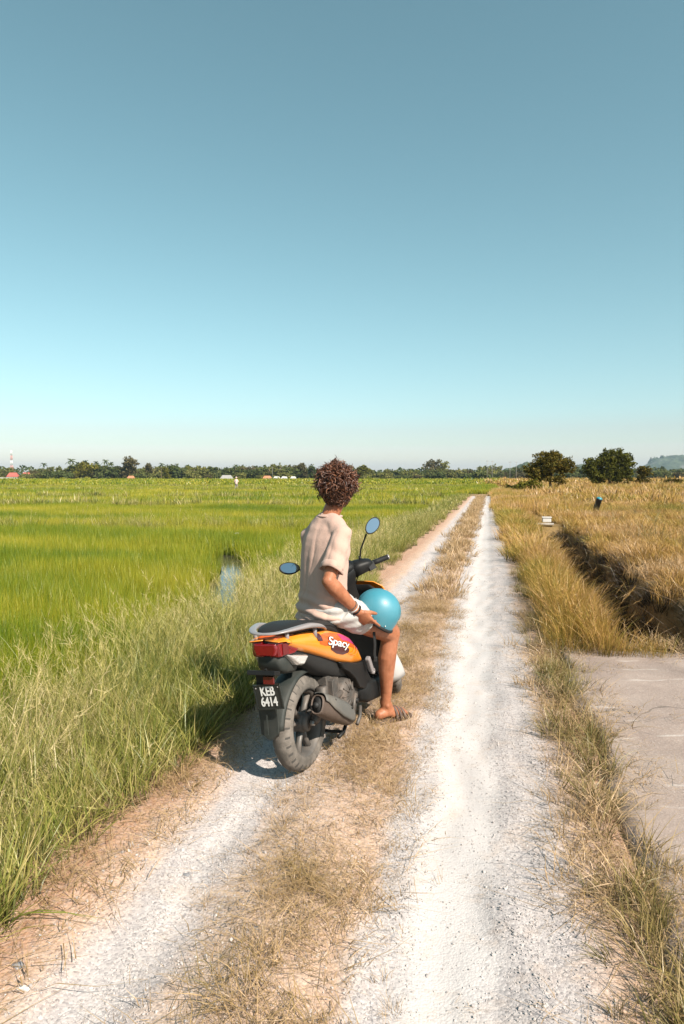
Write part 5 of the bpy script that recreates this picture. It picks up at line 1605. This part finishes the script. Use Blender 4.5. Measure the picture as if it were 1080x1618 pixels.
# arms
for S_, E_, W_ in ((SH_R, EL_R, WR_R), (SH_L, EL_L, WR_L)):
    parts.append(limb(S_, E_, [(0, .036, 0), (.25, .044, 0), (.55, .044, 0), (.85, .038, 0), (1, .036, 0)]))
    parts.append(limb(E_, W_, [(0, .038, 0), (.2, .044, 0), (.45, .040, 0), (.75, .031, 0), (1, .026, 0)]))
# hands
def hand(W_, dirv, palmn, thumb_side, curl, parts, spread=.05):
    d_ = Vector(dirv).normalized(); n_ = Vector(palmn); n_ = (n_ - d_ * n_.dot(d_)).normalized(); s_ = d_.cross(n_).normalized() * thumb_side
    kn = W_ + d_ * .088
    # palm
    rings = [rrect(W_ + d_ * t_ + n_ * o_, s_, n_, a_, b_, 16, 2.6) for t_, a_, b_, o_ in ((-.012, .022, .018, 0), (.02, .032, .017, .0), (.055, .041, .016, .002), (.088, .040, .0135, .003), (.098, .034, .010, .004))]
    parts.append(loft(rings))
    for k, (o_, L, r_) in enumerate(((.029, .070, .0090), (.010, .078, .0094), (-.010, .073, .0090), (-.028, .058, .0080))):
        p = kn + s_ * o_ - n_ * .0
        c_ = curl[k]; pts_ = [p - d_ * .02, p]; ang = 0.; dd = d_
        for q_, fr_ in enumerate((.45, .31, .24)):
            ang += c_ * (1, .9, .6)[q_]
            dd = (d_ * math.cos(ang) + n_ * math.sin(ang) + s_ * (spread * o_ / .03)).normalized()
            pts_.append(pts_[-1] + dd * L * fr_)
        parts.append(capsule(pts_, [r_ * 1.05, r_ * 1.05, r_, r_ * .92, r_ * .85], 10))
    b_ = W_ + d_ * .028 + s_ * .028
    t1 = b_ + (d_ * .75 + s_ * .45 + n_ * .45).normalized() * .042
    t2 = t1 + (d_ * .85 + s_ * .05 + n_ * .6).normalized() * .034
    t3 = t2 + (d_ * .80 + n_ * .7 - s_ * .1).normalized() * .024
    parts.append(capsule([b_ - s_ * .012, b_, t1, t2, t3], [.013, .0145, .0125, .0108, .0088], 10))
HD = (Vector((.168, 3.872, .706)) - WR_R).normalized()
hand(WR_R, HD, Vector((.45, .85, -.05)), 1, (.06, .45, .75, .90), parts)
hand(WR_L, Vector((.35, .55, -.35)), Vector((.3, -.1, -.9)), 1, (.35, .4, .45, .5), parts)
# neck and head
parts.append(limb(NECK0, NECK1, [(0, .050, 0), (.5, .051, 0), (1, .053, 0)]))
parts.append(capsule([SH_R.lerp(NECK0, .35) + Vector((0, 0, -.01)), NECK0.lerp(NECK1, .25)], [.034, .040]))
parts.append(capsule([SH_L.lerp(NECK0, .35) + Vector((0, 0, -.01)), NECK0.lerp(NECK1, .25)], [.034, .040]))
HY = R(6)
hf = Vector((math.sin(HY), math.cos(HY), 0)); hr = Vector((math.cos(HY), -math.sin(HY), 0))
HM = Matrix((hr, hf, UP)).transposed()
def hp_(x, y, z): return HEAD_C + hr * x + hf * y + UP * z
parts.append(ellipsoid(hp_(0, -.008, .018), (.075, .095, .095), HM))
parts.append(ellipsoid(hp_(0, .028, -.05), (.058, .062, .070), HM))
parts.append(capsule([hp_(0, .06, -.095), hp_(0, .075, -.088)], [.022, .018]))
parts.append(capsule([hp_(0, .082, .012), hp_(0, .100, -.022)], [.010, .014]))
parts.append(capsule([hp_(-.020, .083, -.055), hp_(.020, .083, -.055)], [.008, .008]))
parts.append(capsule([hp_(-.040, .080, .022), hp_(.040, .080, .022)], [.010, .010]))
for sg in (-1, 1):
    parts.append(ellipsoid(hp_(sg * .078, -.008, -.012), (.010, .020, .032), HM))
body = loc(remesh(parts, .0052, 3, 'body'))
body_o = link('body', body, M_skin, person)
for sg in (-1, 1):
    e_ = mobj('eye', ellipsoid(hp_(sg * .031, .078, .004) - ORI, (.013, .012, .012)), M_white_l, person)
    mobj('iris', ellipsoid(hp_(sg * .031, .0885, .004) - ORI, (.0055, .003, .0055)), M_hairb, e_)

# shirt
def torso_shell(rows, open_=True):
    return loft(rows, True)
shp = []
srows = [(.728, .160, .140, .0), (.745, .166, .146, 0), (.79, .166, .142, 0), (.86, .160, .128, 0), (.94, .156, .120, 0), (1.02, .156, .118, 0), (1.10, .160, .118, 0), (1.16, .162, .114, 0), (1.205, .156, .106, 0), (1.235, .138, .098, 0), (1.265, .118, .094, 0), (1.292, .094, .082, 0), (1.314, .078, .074, 0), (1.328, .072, .069, 0)]
def tilt_ring(r_, z):
    k = max(0, min(1, (.86 - z) / .10)); c_ = sp(min(z, 1.30))
    return [p_ + UP * (k * .050 * max(0, (p_ - c_).dot(fwd) / .14)) for p_ in r_]
rows = [tring(sp(min(z, 1.30)) + Vector((0, 0, z - min(z, 1.30))) + fwd * .012, a, b, 0, 32, 2.25) for z, a, b, o_ in srows]
rows = [tilt_ring(r_, q_[0]) for r_, q_ in zip(rows, srows)]
# collar edge folds inwards a little
top = sp(1.30) + fwd * .020
rows.append(tring(Vector((top.x, top.y, 1.330)), .063, .060, 0, 32, 2.1)); rows.append(tring(Vector((top.x, top.y, 1.308)), .060, .056, 0, 32, 2.1))
# hem turned up inside
b0_ = sp(.76); inner = [tring(Vector((b0_.x, b0_.y, .735)) + fwd * .012, .146, .126, 0, 32, 2.25), tring(Vector((b0_.x, b0_.y, .77)) + fwd * .012, .144, .122, 0, 32, 2.25)]
shp.append(loft(inner[::-1] + rows))
for S_, E_, out_ in ((SH_R, EL_R, 1), (SH_L, EL_L, -1)):
    d_ = (E_ - S_).normalized()
    r0 = S_ - d_ * .01
    mid = sp(1.22)
    arm = [S_.lerp(mid, .45) + Vector((0, 0, .004)), S_ + Vector((0, 0, .006)), S_ + d_ * .07, S_ + d_ * .14, S_ + d_ * .205, S_ + d_ * .208, S_ + d_ * .175]
    shp.append(tube(arm, [.060, .060, .0605, .0615, .063, .0545, .052], 24))
    shp.append(capsule([S_ + Vector((0, 0, .002)), S_.lerp(NECK0, .5) + Vector((0, 0, .012)), NECK0 + Vector((0, 0, .005))], [.056 if out_ > 0 else .048, .058, .060], 18))
shirt_me = remesh(shp, .0048, 18, 'shirt')
# cloth folds
co = np.zeros(len(shirt_me.vertices) * 3); shirt_me.vertices.foreach_get('co', co); co = co.reshape(-1, 3)
no = np.zeros(len(shirt_me.vertices) * 3); shirt_me.vertices.foreach_get('normal', no); no = no.reshape(-1, 3)
def fold(p):
    x, y, z = p
    low = max(0, min(1, (.93 - z) / .16))
    v = mnoise.noise((x * 9, y * 9, z * 2.6)) * .0085 + mnoise.noise((x * 22, y * 22, z * 5 + 3)) * .0042
    hz = math.sin(z * 95 + 3.2 * mnoise.noise((x * 6, y * 6, z * 4)) + x * 22) * .0105 * low
    dg = math.sin((z * 1.0 + x * .8 - y * .5) * 62 + 2.5 * mnoise.noise((x * 7, y * 7, z * 7))) * .0035 * max(0, 1 - abs(z - 1.12) / .17) * max(0, min(1, (x + .10) / .06))
    rg = (1 - abs(mnoise.noise((x * 6.5 + 4, y * 6.5, z * 3.2 - x * 3)))) ** 7 * .0065 * (.35 + .65 * max(low, max(0, 1 - abs(z - 1.13) / .12)))
    return v + hz + dg - rg
disp = np.array([fold(p) for p in co])
co = co + no * disp[:, None]
shirt_me.vertices.foreach_set('co', co.ravel()); shirt_me.update()
shirt_o = link('t_shirt', loc(shirt_me), M_shirt, person)
cr_ = [p_ - ORI for p_ in tring(Vector((top.x, top.y, 1.3285)), .0675, .0645, 0, 40, 2.1)]
mobj('collar', tube(cr_ + [cr_[0]], .0065, 8, 1.4), M_shirt, shirt_o)
for S_, E_ in ((SH_R, EL_R), (SH_L, EL_L)):
    d_ = (E_ - S_).normalized(); u_ = d_.cross(Vector((.3, .2, 1))).normalized(); v_ = d_.cross(u_)
    rings = []
    for t_, r_ in ((.176, .0605), (.180, .0660), (.200, .0665), (.217, .0685), (.2175, .0665), (.195, .0620)):
        rings.append([S_ + d_ * (t_ + .006 * math.sin(2 * a + 1)) + (u_ * math.cos(a) + v_ * math.sin(a)) * (r_ + .0028 * math.sin(3 * a + .5) + .0015 * math.sin(7 * a)) - ORI for a in np.linspace(0, 2 * math.pi, 48, endpoint=False)])
    mobj('sleeve_hem', loft(rings, False), M_shirt, shirt_o)

# shorts
shs = [loft([tring((HIP_R + HIP_L) / 2 + Vector((-.0, -.0, z)), a, b, 0, 28) for z, a, b in ((-.085, .12, .09), (-.06, .150, .130), (0, .164, .142), (.04, .156, .136), (.07, .13, .115))])]
for H_, K_, e_ in ((HIP_R, KNEE_R, .35), (HIP_L, KNEE_L, .35)):
    pth = [H_.lerp(K_, t_) for t_ in (-.05, .05, .11, .18, .26, e_, e_ + .006, e_ - .07)]
    shs.append(tube(pth, [.096, .101, .098, .095, .092, .091, .083, .080], 24))
short_me = remesh(shs, .0055, 4, 'shorts')
co = np.zeros(len(short_me.vertices) * 3); short_me.vertices.foreach_get('co', co); co = co.reshape(-1, 3)
no = np.zeros(len(short_me.vertices) * 3); short_me.vertices.foreach_get('normal', no); no = no.reshape(-1, 3)
ld = (KNEE_R - HIP_R).normalized()
disp = np.array([math.sin((p[2] * .9 - (p[0] * ld.x + p[1] * ld.y) * .35) * 85 + 3.5 * mnoise.noise((p[0] * 7, p[1] * 7, p[2] * 7))) * .0040 + mnoise.noise((p[0] * 14, p[1] * 14, p[2] * 10)) * .006 for p in co])
co = co + no * disp[:, None]; short_me.vertices.foreach_set('co', co.ravel()); short_me.update()
shorts_o = link('shorts', loc(short_me), M_short, person)
for H_, K_, e_ in ((HIP_R, KNEE_R, .35), (HIP_L, KNEE_L, .35)):
    d_ = (K_ - H_).normalized(); u_ = d_.cross(UP).normalized(); v_ = d_.cross(u_); L_ = (K_ - H_).length
    rings = []
    for t_, r_ in ((-.030, .088), (-.026, .0935), (.0, .0945), (.022, .0965), (.0225, .0945), (.0, .089)):
        rings.append([H_ + d_ * (L_ * e_ + t_ + .008 * math.sin(2 * a)) + (u_ * math.cos(a) + v_ * math.sin(a)) * (r_ + .0045 * math.sin(3 * a + 1.) + .0025 * math.sin(7 * a)) - ORI for a in np.linspace(0, 2 * math.pi, 48, endpoint=False)])
    mobj('shorts_hem', loft(rings, False), M_short, shorts_o)

# sandals
for A_, f in ((ANK_R, FD_R), (ANK_L, FD_L)):
    s_ = Vector((f.y, -f.x, 0))
    out = []
    for u_, w_ in ((-.095, .0), (-.09, .022), (-.07, .034), (-.02, .038), (.04, .041), (.10, .048), (.15, .047), (.185, .036), (.20, .016), (.203, 0)): out.append((u_, w_))
    ring_ = [(u_, w_) for u_, w_ in out] + [(u_, -w_) for u_, w_ in out[-2:0:-1]]
    base = Vector((A_.x, A_.y, GZ)); zg = -.006
    rings = [[base + f * (u_ * k) + s_ * (w_ * k) + Vector((0, 0, z - ORI.z)) - ORI for u_, w_ in ring_] for z, k in ((zg, .97), (zg + .004, 1.02), (zg + .022, 1.03), (zg + .027, 1.0))]
    sd = mobj('sandal', loft(rings), M_sandal, person, False)
    for u_, hgt_, w_ in ((.050, .096, .052), (.110, .074, .056), (.080, .086, .054)):
        pth = [base + f * (u_ + .012 * math.cos(a)) + s_ * (w_ * math.cos(a)) + Vector((0, 0, .012 + (hgt_ - .012) * math.sin(a))) - ORI for a in np.linspace(0, math.pi, 13)]
        P_, fr_ = frames(pth)
        mobj('strap', loft([rrect(p_, f, T_.cross(f).normalized(),   .0095, .003, 10, 3) for p_, (T_, N_, B_) in zip(P_, fr_)]), M_sandal, sd)
# bracelets on the right wrist
fd_ = (WR_R - EL_R).normalized()
u_ = fd_.cross(UP).normalized(); v_ = fd_.cross(u_)
for k, (t_, m_, r_) in enumerate(((.80, M_sandal, .0040), (.87, M_short, .0048), (.94, M_black, .0058))):
    c_ = EL_R.lerp(WR_R, t_) - ORI
    rr_ = float(np.interp(t_, [.75, 1], [.030, .026]))
    mobj('bracelet', tube([c_ + (u_ * math.cos(a) + v_ * math.sin(a)) * (rr_ + r_ * .6) for a in np.linspace(0, 2 * math.pi, 25)], r_, 6), m_, person)

# curly hair
t = NT('brown_curls')
rnd = t.n('ShaderNodeAttribute', attribute_name='rnd').outputs['Fac']
c = t.ramp(rnd, [(0, (.018, .007, .005)), (.4, (.055, .020, .011)), (.75, (.14, .055, .028)), (1, (.30, .135, .07))])  # palest browns paint highlights onto some curls and their tips
p = t.n('ShaderNodeBsdfPrincipled'); t.l(c, p.inputs['Base Color']); p.inputs['Roughness'].default_value = .38; p.inputs['Specular IOR Level'].default_value = .5
M_curl = t.out(p.outputs[0])
g = np.random.default_rng(21)
V, Fc, rn = [], [], []
def curl_tube(path, r0, tone):
    P_, fr_ = frames(path)
    b = len(V); n = 4
    for k, (p_, (T_, N_, B_)) in enumerate(zip(P_, fr_)):
        u = k / (len(P_) - 1); r_ = r0 * (.35 + .65 * min(1, u * 3)) * (1 - .8 * u ** 3)
        for a in range(n):
            an = 2 * math.pi * a / n
            V.append(tuple(p_ + (N_ * math.cos(an) + B_ * math.sin(an) * .6) * r_ - ORI)); rn.append(min(1, max(0, tone + .25 * u + random.uniform(-.08, .08))))
    for k in range(len(P_) - 1):
        for a in range(n):
            e = (a + 1) % n
            Fc.append((b + k * n + a, b + k * n + e, b + (k + 1) * n + e, b + (k + 1) * n + a))
cnt = 0
while cnt < 1900:
    dv = Vector(g.normal(size=3)).normalized()
    # hairline: free face in front, nape below
    if dv.y > .35 and dv.z < .45: continue
    if dv.z < -.74: continue
    lp = Vector((.077 * dv.x, .097 * dv.y - .008, .097 * dv.z + .018))
    if dv.z < -.25: lp = Vector((lp.x * (1 - .30 * (-.25 - dv.z)), lp.y * (1 - .2 * (-.25 - dv.z)), lp.z - .018 * (-.25 - dv.z) / .3))
    base = hp_(lp.x, lp.y, lp.z)
    nrm = (hr * dv.x + hf * dv.y + UP * dv.z).normalized()
    tang = nrm.cross(Vector(g.normal(size=3))).normalized()
    Lh = (.052 + .014 * g.normal()) * float(np.interp(dv.z, [-.6, -.25, .2, 1.], [.22, .50, 1.08, 1.0]))
    Lh = max(.010, Lh * (1 + .45 * mnoise.noise(dv * 2.6) + (.35 if g.uniform() < .06 else 0)))
    rad = g.uniform(.006, .0165); turns = g.uniform(.7, 1.6); ph = g.uniform(0, 6.28)
    sgn_ = 1 if g.uniform() < .5 else -1
    dirv = (nrm * 1. + tang * g.uniform(.4, 1.3) + UP * -.20).normalized()
    a1 = dirv.cross(tang).normalized(); a2 = dirv.cross(a1)
    path = []
    K = 15
    for k in range(K):
        u = k / (K - 1)
        path.append(base + dirv * (Lh * u) + (a1 * math.cos(ph + sgn_ * turns * 6.28 * u) + a2 * math.sin(ph + sgn_ * turns * 6.28 * u)) * rad * min(1, u * 3) + UP * (-.010 * u * u))
    curl_tube(path, g.uniform(.0030, .0066), g.uniform(0, .8) ** 1.4)
    cnt += 1
me = mesh('hair', V, Fc)
at = me.attributes.new('rnd', 'FLOAT', 'POINT'); at.data.foreach_set('value', np.array(rn, dtype=np.float32))
hair = link('hair', me, M_curl, person)
cap_ = remesh([ellipsoid(hp_(0, -.014, .030), (.088, .100, .100), HM), ellipsoid(hp_(0, -.045, -.045), (.060, .050, .050), HM)], .006, 6, 'under_hair')
loc(cap_)
link('under_hair', cap_, M_hairb, hair)

# ------------------------------------------------------------------ the helmet on the rider's knee
M_helm = pmat('turquoise_shell', (.04, .205, .27), .42, var=.06, vscale=6, bscale=40, bstr=.01, coat=.25, dust=.12, dustcol=(.25, .33, .36))
HC = Vector((.216, 4.035, .762))
ck = Vector((.46, -.06, .88)).normalized()                     # crown direction
cf = Vector((-.75, .10, .45)); cf = (cf - ck * cf.dot(ck)).normalized()   # brow side
cs = ck.cross(cf)
helm = empty('helmet', HC)
tag(helm, 'turquoise half helmet with black rim held on the rider knee', 'helmet')
def hpnt(a, e, k=1., dz=0.):
    """a round the crown, e elevation from the rim plane"""
    rr_ = math.cos(e); zz = math.sin(e)
    return cf * (.134 * rr_ * math.cos(a) * k) + cs * (.116 * rr_ * math.sin(a) * k) + ck * ((.128 * zz if zz > 0 else .055 * zz * (1 + .5 * math.cos(a + math.pi))) * k + dz)
rows = []
for e in np.linspace(-1.05, 1.5, 22):
    ee = e
    row = []
    for i in range(40):
        a = 2 * math.pi * i / 40
        p_ = hpnt(a, max(e, 0.)) if e >= 0 else hpnt(a, 0.) * (1 - .05 * e * e) + ck * (.066 * e * (.85 - .25 * math.cos(a)) / 1.05)
        row.append(p_)
    rows.append(row)
rows.append([ck * .1282 + (q_ - ck * q_.dot(ck)) * .02 for q_ in rows[-1]])
o = mobj('shell', loft(rows, False), M_helm, helm); solid(o, .006); subsurf(o, 1)
mobj('rim', tube([q_ * 1.0 - ck * .001 for q_ in rows[0]] + [rows[0][0]], .0105, 8), M_seat, helm)
mobj('liner', loft([[q_ * .93 for q_ in r_] for r_ in rows[:-1:2]] + [[ck * .11 + q_ * .02 for q_ in rows[-2]]], True), M_inner, helm)
vr = []
for e, k in ((-.75, 1.015), (-.55, 1.06), (-.40, 1.075), (-.38, 1.02)):
    row = []
    for a in np.linspace(-.85, .85, 16):
        p_ = hpnt(a, 0.) * (1 - .05 * e * e) + ck * (.075 * e * (.85 - .25 * math.cos(a)) / 1.05)
        row.append(p_ * k)
    vr.append(row)
vs = mobj('visor_band', loft(vr, False, False), pmat('dark_blue_trim', (.015, .05, .085), .3, bstr=0, coat=.5), helm); solid(vs, .004, 1)
sm_ = [hpnt(0., e) * 1.0035 for e in np.linspace(.05, 1.5, 12)] + [hpnt(math.pi, e) * 1.0035 for e in np.linspace(1.5, .05, 12)]
mobj('shell_seam', tube(sm_, .0016, 6), M_helm, o)
mobj('visor_stud', ellipsoid(hpnt(.9, 0.) * 1.01 - ck * .03, (.008, .008, .008), None, 10, 8), M_silver, helm)
for a in (2.2, 3.4, 4.2): mobj('rivet', ellipsoid(hpnt(a, 0.) * .995 - ck * .045, (.0045, .0045, .0045), None, 8, 6), M_steel, helm)
V, Fc = text_mesh('', .02) if False else ([], [])
st1 = hpnt(2.0, 0.) * .97 - ck * .06
spth = spline([Vector((-.030, -.045, -.085)), Vector((-.026, -.062, -.14)), Vector((-.022, -.056, -.20)), Vector((-.024, -.048, -.25)), Vector((-.018, -.040, -.285))], 5)
P_, fr_ = frames(spth)
sb = mobj('strap', loft([rrect(p_, Vector((.85, .5, 0)).normalized(), Vector((.5, -.85, 0)).normalized(), .0095, .0018, 8, 4) for p_ in P_]), M_seat, helm)
o = mobj('buckle', box(spth[-1], (.022, .012, .03)), M_seat, sb, False); bevel(o, .003)
sp2 = spline([hpnt(3.7, 0) * .97 - ck * .05, hpnt(3.7, 0) * .9 - ck * .085, hpnt(3.4, 0) * .75 - ck * .10], 5)
mobj('rear_strap', tube(sp2, .005, 6), M_seat, helm)

# ------------------------------------------------------------------ a walker far out in the fields
far_p = empty('person', (px(373, 92), 92, -.1))
tag(far_p, 'tiny distant person in a pale pink top standing out in the rice', 'person')
M_pink = cloth_mat('pale_pink_cloth', (.62, .45, .40)); M_navy = cloth_mat('dark_trousers', (.22, .20, .20))
bp = [capsule([(0, 0, .95), (0, .02, 1.25), (0, 0, 1.42)], [.14, .16, .10], 12), capsule([(0, 0, 1.42), (0, 0, 1.52)], [.05, .05], 10), ellipsoid((0, .02, 1.63), (.085, .10, .12))]
for sg in (-1, 1):
    bp += [capsule([(sg * .09, 0, .92), (sg * .11, .05, .48), (sg * .12, -.02, .06)], [.09, .06, .045], 10), capsule([(sg * .12, -.02, .04), (sg * .13, .16, .03)], [.045, .035], 10), capsule([(sg * .18, 0, 1.38), (sg * .26, .04, 1.10), (sg * .22, .22, .95)], [.055, .045, .03], 10), capsule([(sg * .22, .22, .95), (sg * .21, .30, .93)], [.035, .02], 8)]
link('body', remesh(bp, .02, 2, 'body'), M_skin, far_p)
link('shirt', remesh([capsule([(0, 0, .90), (0, .02, 1.25), (0, 0, 1.42)], [.18, .185, .12], 14)] + [capsule([(sg * .16, 0, 1.38), (sg * .26, .04, 1.12)], [.07, .06], 10) for sg in (-1, 1)], .02, 2, 'shirt'), M_pink, far_p)
link('trousers', remesh([capsule([(sg * .08, 0, .94), (sg * .11, .05, .48), (sg * .12, -.02, .14)], [.115, .085, .07], 10) for sg in (-1, 1)], .02, 2, 'trousers'), M_navy, far_p)
mobj('sun_hat', loft([[Vector((r * math.cos(a), .02 + r * math.sin(a), z)) for a in np.linspace(0, 6.283, 20, endpoint=False)] for r, z in ((.19, 1.68), (.12, 1.70), (.10, 1.76), (.03, 1.80))]), M_pink, far_p)

# ------------------------------------------------------------------ the air: one even box of thin haze
t = NT('haze')
pv = t.n('ShaderNodeVolumePrincipled'); pv.inputs['Color'].default_value = (.66, .83, 1.0, 1); pv.inputs['Density'].default_value = .00009; pv.inputs['Anisotropy'].default_value = .2
om = t.n('ShaderNodeOutputMaterial'); t.l(pv.outputs[0], om.inputs['Volume'])
hz = mobj('haze', box((0, 0, 85), (18000, 18000, 176)), t.m, None, False)
tag(hz, 'thin pale haze filling the air over the fields', 'haze', kind='stuff')
